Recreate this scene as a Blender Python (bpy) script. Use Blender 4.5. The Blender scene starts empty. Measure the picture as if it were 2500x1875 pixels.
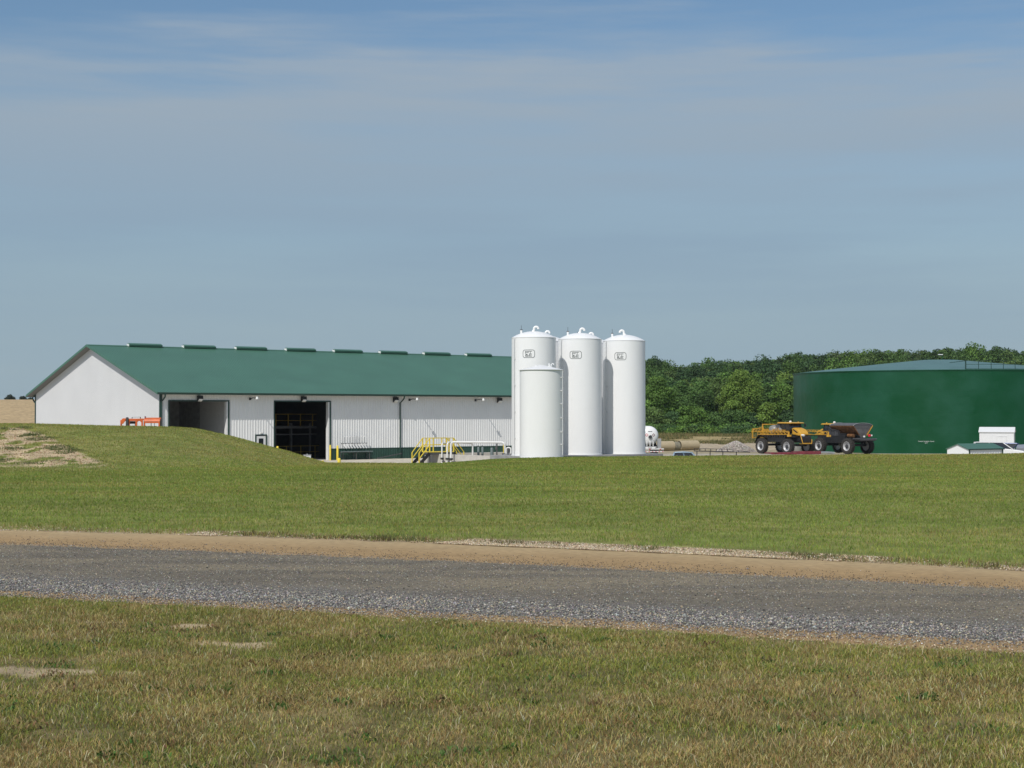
import bpy, math, random
import numpy as np
from mathutils import Vector, Matrix, noise as mnoise
random.seed(7); rng = np.random.default_rng(11)
R = math.radians; PI = math.pi
scene = bpy.context.scene
col = scene.collection

# ---------------------------------------------------------------- camera
F = 3812.0; PITCH = math.atan(70.5/F)
cam_d = bpy.data.cameras.new('camera'); cam = bpy.data.objects.new('camera', cam_d); col.objects.link(cam)
cam_d.sensor_width = 36; cam_d.lens = 36*F/2500; cam_d.clip_start = 0.1; cam_d.clip_end = 6000
cam.location = (0, 0, 0); cam.rotation_euler = (PI/2+PITCH, 0, 0)
scene.camera = cam

def at(px, py, Y):
    a = (px-1250)/F; b = (937.5-py)/F
    dy = math.cos(PITCH)-b*math.sin(PITCH); dz = math.sin(PITCH)+b*math.cos(PITCH)
    return Vector((a/dy*Y, Y, dz/dy*Y))

# ---------------------------------------------------------------- objects
def tag(o, label=None, cat=None, group=None, kind=None):
    if label: o['label'] = label
    if cat: o['category'] = cat
    if group: o['group'] = group
    if kind: o['kind'] = kind
    return o
def thing(name, loc, rz, label, cat, group=None):
    o = bpy.data.objects.new(name, None); col.objects.link(o)
    o.location = loc; o.rotation_euler = (0, 0, rz); o.empty_display_size = .2
    return tag(o, label, cat, group)
def copy_tree(o, parent=None):
    c = o.copy(); col.objects.link(c); c.parent = parent
    for ch in list(o.children): copy_tree(ch, c)
    return c

class MB:
    def __init__(s): s.v = []; s.f = []
    def add(s, vs, fs):
        n = len(s.v); s.v += [tuple(p) for p in vs]; s.f += [tuple(i+n for i in f) for f in fs]; return s
    def box(s, c, d, rz=0, ry=0, rx=0):
        m = Matrix.Rotation(rz, 3, 'Z') @ Matrix.Rotation(ry, 3, 'Y') @ Matrix.Rotation(rx, 3, 'X'); c = Vector(c)
        vs = [c + m @ Vector((x*d[0]/2, y*d[1]/2, z*d[2]/2)) for x in (-1, 1) for y in (-1, 1) for z in (-1, 1)]
        return s.add(vs, [(0,1,3,2),(4,6,7,5),(0,4,5,1),(2,3,7,6),(0,2,6,4),(1,5,7,3)])
    def bb(s, x0, x1, y0, y1, z0, z1): return s.box(((x0+x1)/2,(y0+y1)/2,(z0+z1)/2), (x1-x0,y1-y0,z1-z0))
    def beam(s, p0, p1, w, h=None, up=(0,0,1)):
        h = h or w; p0 = Vector(p0); p1 = Vector(p1); d = (p1-p0).normalized(); up = Vector(up)
        if abs(d.dot(up)) > .95: up = Vector((1,0,0))
        a = d.cross(up).normalized()*w/2; b = a.cross(d).normalized()*h/2
        vs = [p+q for p in (p0,p1) for q in (-a-b, a-b, a+b, -a+b)]
        return s.add(vs, [(3,2,1,0),(4,5,6,7),(0,1,5,4),(1,2,6,5),(2,3,7,6),(3,0,4,7)])
    def tube(s, pts, r, seg=8, caps=True):
        pts = [Vector(p) for p in pts]; n = len(pts); rr = r if isinstance(r,(list,tuple)) else [r]*n
        rings = []; u = None
        for i, p in enumerate(pts):
            d = (pts[min(i+1,n-1)]-pts[max(i-1,0)]).normalized()
            if u is None: u = d.cross(Vector((0,0,1)) if abs(d.z) < .9 else Vector((1,0,0))).normalized()
            else: u = (u - d*u.dot(d)).normalized()
            w = d.cross(u); rings.append([p+(u*math.cos(a)+w*math.sin(a))*rr[i] for a in [2*PI*k/seg for k in range(seg)]])
        vs = [q for g in rings for q in g]; fs = []
        for i in range(n-1):
            for k in range(seg):
                k2 = (k+1)%seg; fs.append((i*seg+k, i*seg+k2, (i+1)*seg+k2, (i+1)*seg+k))
        if caps: fs += [tuple(range(seg))[::-1], tuple((n-1)*seg+k for k in range(seg))]
        return s.add(vs, fs)
    def cyl(s, p0, p1, r0, r1=None, seg=16): return s.tube([p0,p1], [r0, r1 if r1 is not None else r0], seg)
    def lathe(s, prof, seg=32, c=(0,0,0), axis='Z'):
        vs = []; fs = []
        for r, z in prof:
            for k in range(seg):
                a = 2*PI*k/seg
                p = (r*math.cos(a), r*math.sin(a), z) if axis=='Z' else (r*math.cos(a), z, r*math.sin(a)) if axis=='Y' else (z, r*math.cos(a), r*math.sin(a))
                vs.append((p[0]+c[0], p[1]+c[1], p[2]+c[2]))
        for i in range(len(prof)-1):
            for k in range(seg):
                k2 = (k+1)%seg; fs.append((i*seg+k, i*seg+k2, (i+1)*seg+k2, (i+1)*seg+k))
        return s.add(vs, fs)
    def prism(s, poly, a, b, axis='Y'):
        n = len(poly)
        def P(u, w, t): return (u,t,w) if axis=='Y' else (t,u,w) if axis=='X' else (u,w,t)
        vs = [P(u,w,a) for u,w in poly]+[P(u,w,b) for u,w in poly]
        return s.add(vs, [tuple(range(n)), tuple(range(n,2*n))[::-1]]+[(i,(i+1)%n,n+(i+1)%n,n+i) for i in range(n)])
    def loft(s, p0, p1):
        n = len(p0); return s.add(list(p0)+list(p1), [tuple(range(n))[::-1], tuple(range(n,2*n))]+[(i,(i+1)%n,n+(i+1)%n,n+i) for i in range(n)])
    def groups(s):
        # pieces that do not touch one another become parts of their own
        par = list(range(len(s.v)))
        def find(i):
            while par[i] != i: par[i] = par[par[i]]; i = par[i]
            return i
        for f in s.f:
            for j in f[1:]: par[find(j)] = find(f[0])
        isl = {}
        for f in s.f: isl.setdefault(find(f[0]), []).append(f)
        G = []
        for fs in isl.values():
            vi = {i for f in fs for i in f}; lo = [min(s.v[i][k] for i in vi)-.02 for k in range(3)]; hi = [max(s.v[i][k] for i in vi)+.02 for k in range(3)]
            G.append([lo, hi, list(fs)])
        ch = True
        while ch:
            ch = False
            for i in range(len(G)):
                for j in range(len(G)-1, i, -1):
                    if all(G[i][0][k] <= G[j][1][k] and G[j][0][k] <= G[i][1][k] for k in range(3)):
                        G[i] = [[min(a,b) for a,b in zip(G[i][0],G[j][0])], [max(a,b) for a,b in zip(G[i][1],G[j][1])], G[i][2]+G[j][2]]; G.pop(j); ch = True
        return G
    def build(s, name, mat, parent=None, smooth=False, bevel=0, label=None, fix=True, split=True):
        if parent is not None and split and name not in ('lettering','emblem','tyre','reflector','nozzles','front_wall'):
            G = s.groups()
            if len(G) > 1:
                obs = []
                for g in G:
                    m = MB(); vi = sorted({i for f in g[2] for i in f}); mp = {o: k for k, o in enumerate(vi)}
                    m.v = [s.v[i] for i in vi]; m.f = [tuple(mp[i] for i in f) for f in g[2]]
                    obs.append(m.build(name, mat, parent, smooth, bevel, label, fix, False))
                return obs[0]
        me = bpy.data.meshes.new(name); me.from_pydata(s.v, [], s.f)
        if fix:
            import bmesh
            bm = bmesh.new(); bm.from_mesh(me); bmesh.ops.recalc_face_normals(bm, faces=bm.faces); bm.to_mesh(me); bm.free()
        me.materials.append(mat)
        if smooth:
            me.polygons.foreach_set('use_smooth', [True]*len(me.polygons))
            try: me.set_sharp_from_angle(angle=R(38))
            except Exception: pass
        me.update()
        o = bpy.data.objects.new(name, me); col.objects.link(o); o.parent = parent
        if label: o['label'] = label
        if bevel:
            m = o.modifiers.new('bevel','BEVEL'); m.width = bevel; m.segments = 2; m.limit_method = 'ANGLE'
        return o

def fastmesh(name, verts, loops, starts, mat, colors=None, smooth=False, parent=None):
    me = bpy.data.meshes.new(name)
    me.vertices.add(len(verts)); me.vertices.foreach_set('co', np.asarray(verts, np.float32).ravel())
    me.loops.add(len(loops)); me.loops.foreach_set('vertex_index', np.asarray(loops, np.int32))
    me.polygons.add(len(starts)); me.polygons.foreach_set('loop_start', np.asarray(starts, np.int32))
    if smooth: me.polygons.foreach_set('use_smooth', np.ones(len(starts), bool))
    me.update(calc_edges=True)
    if colors is not None:
        a = me.color_attributes.new('Col', 'FLOAT_COLOR', 'POINT')
        c4 = np.ones((len(verts),4), np.float32); c4[:,:3] = colors; a.data.foreach_set('color', c4.ravel())
    me.materials.append(mat)
    o = bpy.data.objects.new(name, me); col.objects.link(o); o.parent = parent
    return o

# ---------------------------------------------------------------- numpy noise
def vnoise(x, y, seed=0):
    x = np.asarray(x, float); y = np.asarray(y, float)
    xi = np.floor(x).astype(np.int64); yi = np.floor(y).astype(np.int64); fx = x-xi; fy = y-yi
    fx = fx*fx*(3-2*fx); fy = fy*fy*(3-2*fy)
    def h(a, b):
        n = (a*374761393 + b*668265263 + seed*1442695041) & 0xffffffff
        n = ((n ^ (n >> 13))*1274126177) & 0xffffffff
        return ((n ^ (n >> 16)) & 0xffff)/65535.0
    return (h(xi,yi)*(1-fx)+h(xi+1,yi)*fx)*(1-fy)+(h(xi,yi+1)*(1-fx)+h(xi+1,yi+1)*fx)*fy
def fbm(x, y, o=4, seed=0):
    s = 0; a = .5; t = 0
    for i in range(o):
        s = s+a*vnoise(x*2**i, y*2**i, seed+i); t += a; a *= .5
    return s/t
def sstep(a, b, x): t = np.clip((x-a)/(b-a), 0, 1); return t*t*(3-2*t)

# ---------------------------------------------------------------- materials
def newmat(name):
    m = bpy.data.materials.new(name); m.use_nodes = True; nt = m.node_tree; nt.nodes.clear()
    out = nt.nodes.new('ShaderNodeOutputMaterial'); b = nt.nodes.new('ShaderNodeBsdfPrincipled')
    nt.links.new(b.outputs[0], out.inputs[0]); return m, nt, b
def mat(name, c, rough=.6, metal=0, var=.12, scale=3.0, bump=0, bscale=40, spec=.5, c2=None, stretch=None, detail=5):
    m, nt, b = newmat(name)
    b.inputs['Roughness'].default_value = rough; b.inputs['Metallic'].default_value = metal
    b.inputs['Specular IOR Level'].default_value = spec
    tc = nt.nodes.new('ShaderNodeTexCoord'); mp = nt.nodes.new('ShaderNodeMapping'); nt.links.new(tc.outputs['Object'], mp.inputs[0])
    if stretch: mp.inputs['Scale'].default_value = stretch
    nz = nt.nodes.new('ShaderNodeTexNoise'); nz.inputs['Scale'].default_value = scale; nz.inputs['Detail'].default_value = detail
    nt.links.new(mp.outputs[0], nz.inputs['Vector'])
    rp = nt.nodes.new('ShaderNodeMapRange'); rp.inputs[1].default_value = .3; rp.inputs[2].default_value = .7
    nt.links.new(nz.outputs[0], rp.inputs[0])
    mx = nt.nodes.new('ShaderNodeMix'); mx.data_type = 'RGBA'
    c2 = c2 or tuple(k*(1-var*1.6) for k in c)
    mx.inputs[6].default_value = (*c2, 1); mx.inputs[7].default_value = (*[min(1,k*(1+var*.4)) for k in c], 1)
    nt.links.new(rp.outputs[0], mx.inputs[0]); nt.links.new(mx.outputs[2], b.inputs['Base Color'])
    if bump:
        n2 = nt.nodes.new('ShaderNodeTexNoise'); n2.inputs['Scale'].default_value = bscale; n2.inputs['Detail'].default_value = 4
        nt.links.new(tc.outputs['Object'], n2.inputs['Vector'])
        bp = nt.nodes.new('ShaderNodeBump'); bp.inputs['Strength'].default_value = bump; bp.inputs['Distance'].default_value = .05
        nt.links.new(n2.outputs[0], bp.inputs['Height']); nt.links.new(bp.outputs[0], b.inputs['Normal'])
    return m
def attr_mat(name, rough=.8, transl=0, var=.25, scale=8, bump=0, bscale=20, bdist=.05, spec=.3):
    m, nt, b = newmat(name)
    b.inputs['Roughness'].default_value = rough; b.inputs['Specular IOR Level'].default_value = spec
    at_ = nt.nodes.new('ShaderNodeAttribute'); at_.attribute_name = 'Col'
    src = at_.outputs['Color']
    if var:
        tc = nt.nodes.new('ShaderNodeTexCoord')
        nz = nt.nodes.new('ShaderNodeTexNoise'); nz.inputs['Scale'].default_value = scale; nz.inputs['Detail'].default_value = 6
        nt.links.new(tc.outputs['Object'], nz.inputs['Vector'])
        mr = nt.nodes.new('ShaderNodeMapRange'); mr.inputs[1].default_value = .3; mr.inputs[2].default_value = .7
        mr.inputs[3].default_value = 1-var; mr.inputs[4].default_value = 1+var
        nt.links.new(nz.outputs[0], mr.inputs[0])
        mx = nt.nodes.new('ShaderNodeVectorMath'); mx.operation = 'SCALE'
        nt.links.new(src, mx.inputs[0]); nt.links.new(mr.outputs[0], mx.inputs['Scale']); src = mx.outputs[0]
        if bump:
            n2 = nt.nodes.new('ShaderNodeTexNoise'); n2.inputs['Scale'].default_value = bscale; n2.inputs['Detail'].default_value = 6
            nt.links.new(tc.outputs['Object'], n2.inputs['Vector'])
            bp = nt.nodes.new('ShaderNodeBump'); bp.inputs['Strength'].default_value = bump; bp.inputs['Distance'].default_value = bdist
            nt.links.new(n2.outputs[0], bp.inputs['Height']); nt.links.new(bp.outputs[0], b.inputs['Normal'])
    nt.links.new(src, b.inputs['Base Color'])
    if transl:
        t = nt.nodes.new('ShaderNodeBsdfTranslucent'); ms = nt.nodes.new('ShaderNodeMixShader'); ms.inputs[0].default_value = transl
        nt.links.new(src, t.inputs[0]); nt.links.new(b.outputs[0], ms.inputs[1]); nt.links.new(t.outputs[0], ms.inputs[2])
        out = [n for n in nt.nodes if n.type == 'OUTPUT_MATERIAL'][0]; nt.links.new(ms.outputs[0], out.inputs[0])
    return m

M = dict(
 white_panel = mat('white_panel', (.79,.79,.775), .45, var=.04, scale=.6),
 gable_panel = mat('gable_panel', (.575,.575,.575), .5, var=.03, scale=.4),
 green_roof = mat('green_roof', (.054,.143,.098), .45, var=.07, scale=.35),
 green_trim = mat('green_trim', (.016,.05,.038), .45, var=.12, scale=2),
 wainscot = mat('wainscot', (.022,.07,.05), .5, var=.12, scale=2),
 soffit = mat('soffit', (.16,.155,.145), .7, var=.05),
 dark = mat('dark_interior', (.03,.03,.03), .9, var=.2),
 liner = mat('white_liner', (.5,.5,.49), .6, var=.05),
 steel_dark = mat('dark_steel', (.05,.05,.055), .6, var=.2),
 concrete = mat('concrete', (.50,.475,.43), .9, var=.14, scale=1.5, bump=.15, bscale=12),
 slab = mat('grey_slab', (.27,.27,.27), .9, var=.15, scale=1.5),
 tank_white = mat('tank_white', (.80,.80,.79), .38, var=.03, scale=.8, stretch=(1,1,.25)),
 logo = mat('logo_paint', (.035,.05,.05), .5, var=.1),
 weld = mat('weld', (.66,.66,.65), .5, var=.05),
 pipe_white = mat('pipe_white', (.70,.70,.68), .4, var=.05),
 galv = mat('galvanised', (.40,.41,.41), .5, .3, var=.1),
 yellow = mat('safety_yellow', (.80,.62,.06), .5, var=.1, scale=5),
 room_dark = mat('shaded_liner', (.30,.30,.30), .9, var=.2),  # liner colour darkened to stand for shade deep in the room
 dim_yellow = mat('dim_yellow', (.30,.20,.02), .6, var=.2),  # railing yellow darkened, the dimness indoors is in the colour
 dim_steel = mat('dim_steel', (.14,.14,.14), .7, var=.2),  # mezzanine steel darkened the same way for the dim interior
 black = mat('black_metal', (.02,.02,.022), .5, var=.3, scale=4),
 rubber = mat('rubber', (.038,.034,.030), .85, var=.3, scale=6),
 rim = mat('rim_grey', (.48,.48,.49), .45, .2, var=.1),
 amber = mat('machine_amber', (.62,.34,.04), .4, var=.12, scale=3),
 amber_dirty = mat('machine_amber_dirty', (.19,.085,.028), .6, var=.5, scale=3),
 glass = mat('dark_glass', (.012,.016,.02), .08, var=.2, spec=.8),
 poly = mat('poly_tank', (.24,.23,.205), .35, var=.1),
 tarp = mat('grey_tarp', (.10,.10,.105), .6, var=.2),
 steel_grey = mat('hopper_grey', (.15,.145,.14), .5, .2, var=.25, scale=2),
 white = mat('white_paint', (.72,.72,.71), .4, var=.04),
 lamp_lens = mat('lamp_lens', (.75,.75,.72), .15, var=.03),
 red = mat('red_plastic', (.55,.01,.03), .35, var=.1),
 red_deck = mat('red_deck', (.20,.03,.04), .6, var=.3, scale=2),
 orange = mat('orange_paint', (.66,.13,.025), .5, var=.15, scale=4),
 tan_pipe = mat('tan_pipe', (.44,.36,.23), .8, var=.08, scale=1.2),
 pipe_grey = mat('weathered_grey', (.24,.22,.16), .9, var=.2, scale=3),
 blue_car = mat('blue_car', (.02,.04,.12), .25, .3, var=.1, spec=.8),
 silver_car = mat('silver_car', (.42,.43,.46), .3, .5, var=.05),
 grey_blue = mat('grey_blue_car', (.34,.45,.54), .3, .3, var=.08),
 bark = mat('bark', (.07,.055,.04), .9, var=.3, scale=4),
 canister = mat('canister', (.16,.20,.20), .5, var=.15),
 post_grey = mat('dark_post', (.09,.09,.09), .6, var=.2),  # dark grey finish of posts, frames, pipe and pump motor
)
M['grass'] = attr_mat('grass_blades', .75, .42, 0)
M['leaf'] = attr_mat('foliage', .7, .22, 0)
M['stone'] = attr_mat('stones', .85, 0, .25, 30)
M['ground'] = attr_mat('ground', .95, 0, .30, 1.6, .5, 5, .08, spec=.1)
M['sand'] = attr_mat('sand', .95, 0, .14, 9, .5, 45, .02, spec=.1)
M['gravel'] = attr_mat('gravel', .95, 0, .22, 14, .8, 60, .02, spec=.15)

# building-paint green of the big tank: glossy coat, mottled in broad paler and darker green patches, with lap seams
def tank_green():
    m, nt, b = newmat('tank_green')
    tc = nt.nodes.new('ShaderNodeTexCoord')
    nz = nt.nodes.new('ShaderNodeTexNoise'); nz.inputs['Scale'].default_value = .24; nz.inputs['Detail'].default_value = 2
    nt.links.new(tc.outputs['Object'], nz.inputs['Vector'])
    cr = nt.nodes.new('ShaderNodeValToRGB'); cr.color_ramp.elements[0].position = .38; cr.color_ramp.elements[1].position = .64
    cr.color_ramp.elements[0].color = (.002,.058,.019,1); cr.color_ramp.elements[1].color = (.010,.074,.036,1)
    nt.links.new(nz.outputs[0], cr.inputs[0]); nt.links.new(cr.outputs[0], b.inputs['Base Color'])
    b.inputs['Roughness'].default_value = .42; b.inputs['Specular IOR Level'].default_value = .25
    n2 = nt.nodes.new('ShaderNodeTexNoise'); n2.inputs['Scale'].default_value = .5; nt.links.new(tc.outputs['Object'], n2.inputs['Vector'])
    bp = nt.nodes.new('ShaderNodeBump'); bp.inputs['Strength'].default_value = .4; bp.inputs['Distance'].default_value = .25
    nt.links.new(n2.outputs[0], bp.inputs['Height']); nt.links.new(bp.outputs[0], b.inputs['Normal'])
    return m
M['tank_green'] = tank_green()
M['tank_roof'] = mat('tank_roof', (.072,.158,.138), .42, var=.1, scale=.3, spec=.7)
# ---------------------------------------------------------------- light and sky
SUNH = Vector((.941, 1.796, 0))           # way the light travels over the ground
sun_dir = Vector((-SUNH.x, -SUNH.y, 2.1)).normalized()
elev = math.asin(sun_dir.z); azim = math.atan2(sun_dir.x, sun_dir.y)
sd = bpy.data.lights.new('sun', 'SUN'); sd.energy = 3.6; sd.angle = R(.53); sd.color = (1, .965, .91)
so = bpy.data.objects.new('sun', sd); col.objects.link(so); so.rotation_euler = sun_dir.to_track_quat('Z','Y').to_euler()
w = bpy.data.worlds.new('World'); scene.world = w; w.use_nodes = True; nt = w.node_tree; nt.nodes.clear()
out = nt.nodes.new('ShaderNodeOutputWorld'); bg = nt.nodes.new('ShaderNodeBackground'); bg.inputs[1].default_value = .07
sky = nt.nodes.new('ShaderNodeTexSky'); sky.sky_type = 'NISHITA'; sky.sun_disc = False
sky.sun_elevation = elev; sky.sun_rotation = azim; sky.altitude = 200; sky.air_density = 1.1; sky.dust_density = .8; sky.ozone_density = 1.6
tc = nt.nodes.new('ShaderNodeTexCoord')
mp = nt.nodes.new('ShaderNodeMapping'); mp.inputs['Scale'].default_value = (1.6, 1.6, 17); mp.inputs['Rotation'].default_value = (0, R(1.5), 0)
nt.links.new(tc.outputs['Generated'], mp.inputs[0])
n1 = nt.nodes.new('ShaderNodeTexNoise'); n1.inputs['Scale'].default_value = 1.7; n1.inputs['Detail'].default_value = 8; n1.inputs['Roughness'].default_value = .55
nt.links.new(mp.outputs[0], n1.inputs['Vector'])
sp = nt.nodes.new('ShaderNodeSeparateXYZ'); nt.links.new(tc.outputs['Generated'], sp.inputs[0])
# thin cirrus veil: a soft bank across the upper sky, thinning above it; unseen whitish veil overhead is added for fill light
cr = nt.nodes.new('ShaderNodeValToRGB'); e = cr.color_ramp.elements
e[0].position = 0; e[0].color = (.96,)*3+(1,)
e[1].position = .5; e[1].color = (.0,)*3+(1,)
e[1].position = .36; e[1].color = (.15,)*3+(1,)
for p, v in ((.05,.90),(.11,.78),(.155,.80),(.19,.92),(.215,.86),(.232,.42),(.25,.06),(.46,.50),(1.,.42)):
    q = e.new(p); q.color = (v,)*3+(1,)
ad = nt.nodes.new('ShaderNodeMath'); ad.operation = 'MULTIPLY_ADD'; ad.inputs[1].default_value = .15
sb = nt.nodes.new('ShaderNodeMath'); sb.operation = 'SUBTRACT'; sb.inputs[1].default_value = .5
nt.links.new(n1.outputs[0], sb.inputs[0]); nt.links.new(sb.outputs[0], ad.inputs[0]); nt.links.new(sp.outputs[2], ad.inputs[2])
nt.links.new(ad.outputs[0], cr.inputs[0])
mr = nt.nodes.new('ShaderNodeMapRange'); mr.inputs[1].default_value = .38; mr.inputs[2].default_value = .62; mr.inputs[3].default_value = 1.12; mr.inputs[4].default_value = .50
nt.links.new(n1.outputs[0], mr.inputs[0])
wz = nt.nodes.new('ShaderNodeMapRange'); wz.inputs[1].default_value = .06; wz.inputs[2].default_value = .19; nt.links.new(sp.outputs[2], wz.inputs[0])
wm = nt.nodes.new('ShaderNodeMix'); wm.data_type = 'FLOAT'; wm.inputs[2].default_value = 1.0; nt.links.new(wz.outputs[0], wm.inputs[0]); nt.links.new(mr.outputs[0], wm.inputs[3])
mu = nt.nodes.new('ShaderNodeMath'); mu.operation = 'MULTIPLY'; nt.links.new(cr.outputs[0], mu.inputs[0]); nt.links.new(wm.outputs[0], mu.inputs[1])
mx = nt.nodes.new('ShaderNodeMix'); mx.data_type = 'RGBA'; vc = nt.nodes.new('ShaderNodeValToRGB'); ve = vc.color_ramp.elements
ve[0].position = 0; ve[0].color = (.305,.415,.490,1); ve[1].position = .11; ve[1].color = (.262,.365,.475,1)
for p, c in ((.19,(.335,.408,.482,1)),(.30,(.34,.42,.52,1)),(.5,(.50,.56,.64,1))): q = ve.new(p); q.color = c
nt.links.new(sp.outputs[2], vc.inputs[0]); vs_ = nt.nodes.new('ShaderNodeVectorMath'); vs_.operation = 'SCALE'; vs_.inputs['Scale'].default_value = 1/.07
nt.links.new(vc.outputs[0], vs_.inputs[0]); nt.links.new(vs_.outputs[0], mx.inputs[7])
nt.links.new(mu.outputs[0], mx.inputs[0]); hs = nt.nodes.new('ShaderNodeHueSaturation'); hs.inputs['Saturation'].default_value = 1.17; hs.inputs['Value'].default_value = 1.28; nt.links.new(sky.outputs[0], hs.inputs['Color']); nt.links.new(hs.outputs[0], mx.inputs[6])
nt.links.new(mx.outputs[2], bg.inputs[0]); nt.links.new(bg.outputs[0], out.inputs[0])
scene.view_settings.view_transform = 'Standard'; scene.view_settings.look = 'None'; scene.view_settings.exposure = 0; scene.view_settings.gamma = 1

# road edge curves Y(X)
def ecurve(pts):
    xs = [p[0] for p in pts]; ys = [p[1] for p in pts]; c = np.polyfit(xs, ys, 2)
    def f(X):
        X = np.asarray(X, float); xl, xr = xs[0]-3, xs[-1]+3; Xc = np.clip(X, xl, xr)
        d = 2*c[0]*Xc+c[1]; return np.polyval(c, Xc)+d*(X-Xc)
    return f
E_top = ecurve([(-9.6,29.3),(0,25.8),(7.16,21.8)])
E_gt = ecurve([(-8.57,26.1),(0,22.67),(6.37,19.4)])
E_gb = ecurve([(-6.3,19.28),(0,16.87),(4.9,14.95)])
E_bot = ecurve([(-6.2,18.8),(0,16.3),(4.68,14.26)])

# ---------------------------------------------------------------- terrain
CR_PX = [-600,0,90,300,430,480,560,650,700,760,790,900,1000,1075,1200,1260,1400,1570,1700,1850,2100,2300,2500,3100]
CR_PY = [1030,1032,1033,1038,1040,1043,1060,1085,1098,1118,1127,1127,1128,1128,1119,1116,1113,1112,1111,1109,1107,1106,1104,1102]
def px_of(X, Y): return 1250+F*X/np.maximum(Y, 1)
def hill_sky(px): return np.interp(px, [1300,1571,1588,1640,1665,1727,1796,1893,1945,1997,2151,2208,2311,2371,2500,3000],
                                       [880,876,870,887,889,880,877,872,862,863,850,856,848,845,852,850])
def H(X, Y):
    X = np.asarray(X, float); Y = np.asarray(Y, float); px = px_of(X, Y)
    px82 = 1250+F*X/81.0
    crest = -(np.interp(px82, CR_PX, CR_PY)-1008)/F*81.0-.05
    plane = -2.2+0*X
    up = sstep(58, 80, Y)
    mound = np.clip(crest+2.25, 0, 3)/1.7
    h = plane + (crest-plane)*up
    # back of the bank
    lb = -3.9+0*X
    rb = np.interp(Y, [90,105,120,145,160,168,178,188,200,225,242,262,285,385,420,600,1200], [-3.9,-4.3,-4.9,-4.9,-4.42,-4.38,-4.75,-4.72,-4.45,-3.65,-3.22,-3.05,-1.6,0,0,0,0])
    ridge = (1008-hill_sky(px))/F*385-7.2
    rb = np.where(Y > 285, -1.6+(ridge+1.6)*sstep(278, 388, Y), rb)
    rb = np.where(Y > 388, ridge-(Y-388)*.03, rb)
    far = sstep(2230, 2330, px)*(1-sstep(150, 165, Y)); rb = rb*(1-far)+(-4.3)*far
    wr = sstep(1330, 1560, px); wr = np.where(Y > 200, sstep(1380, 1500, px), wr)
    lb = lb+(6.45)*sstep(168, 300, Y)*sstep(-.12, -.17, X/np.maximum(Y,1)) - sstep(312, 500, Y)*6
    back = lb*(1-wr)+rb*wr
    s = sstep(79.5, 99+mound*4, Y)
    h = h*(1-s)+back*s
    amp = sstep(.3, 7, Y-E_top(X))*(1-sstep(100,112,Y))
    h = h+amp*.10*(fbm(X/7, Y/7, 3, 5)-.5)*(1-.3*up) + (1-sstep(-1.3,-.3,Y-E_bot(X)))*.06*(fbm(X/1.3, Y/1.3, 3, 9)-.5)
    mx = np.clip((520-px82)/400, 0, 1)*sstep(60,66,Y)*(1-sstep(72,78,Y))
    h = h+mx*.16*(fbm(X/1.1, Y/1.4, 3, 21)-.5)
    return h
def hz(X, Y): return float(H(np.array([X]), np.array([Y]))[0])
def gp(px, Y): X = (px-1250)/F*Y; return Vector((X, Y, hz(X, Y)))

def patch_zone(X, Y):
    px = px_of(X, Y); py = 1008-F*H(X, Y)/Y
    top = np.interp(px, [-600,0,60,110,180,250,290,310], [1040,1044,1046,1063,1098,1129,1139,1160])
    n = fbm(X*1.2, Y*.8, 4, 31)-.5
    return sstep(-3, 4, py-top+n*10)*(px < 305)*sstep(60.5,63.5,Y+n*5)*(Y < 84)
def patch_mask(X, Y):          # bare, eroded soil on the bank's left flank, with tufts left standing
    return patch_zone(X, Y)*((fbm(X*.9+3, Y*.42, 4, 41)+.06*sstep(-30,-14,X) > .37) & (vnoise(X*1.6, Y*.9, 43) > .20))
def fg_bare(X, Y):             # sandy spots in the near verge
    b = 0*X
    for cx, cy, rx, ry, s in ((at(110,1640,1)[0]/-at(110,1640,1)[2]*2.2, 2.2/-at(110,1640,1)[2], 0.75, .26, 1), (at(565,1573,1)[0]/-at(565,1573,1)[2]*2.2, 2.2/-at(565,1573,1)[2], .40, .20, 2), (at(255,1517,1)[0]/-at(255,1517,1)[2]*2.2, 2.2/-at(255,1517,1)[2], .25, .10, 3), (at(480,1530,1)[0]/-at(480,1530,1)[2]*2.2, 2.2/-at(480,1530,1)[2], .35, .25, 4)):
        d = np.hypot((X-cx)/rx, (Y-cy-.22*(X-cx)*-0)/ry); b = np.maximum(b, 1-sstep(.55, 1.15, d+(fbm(X*4, Y*4, 3, 50+s)-.5)*1.7))
    return b

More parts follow.
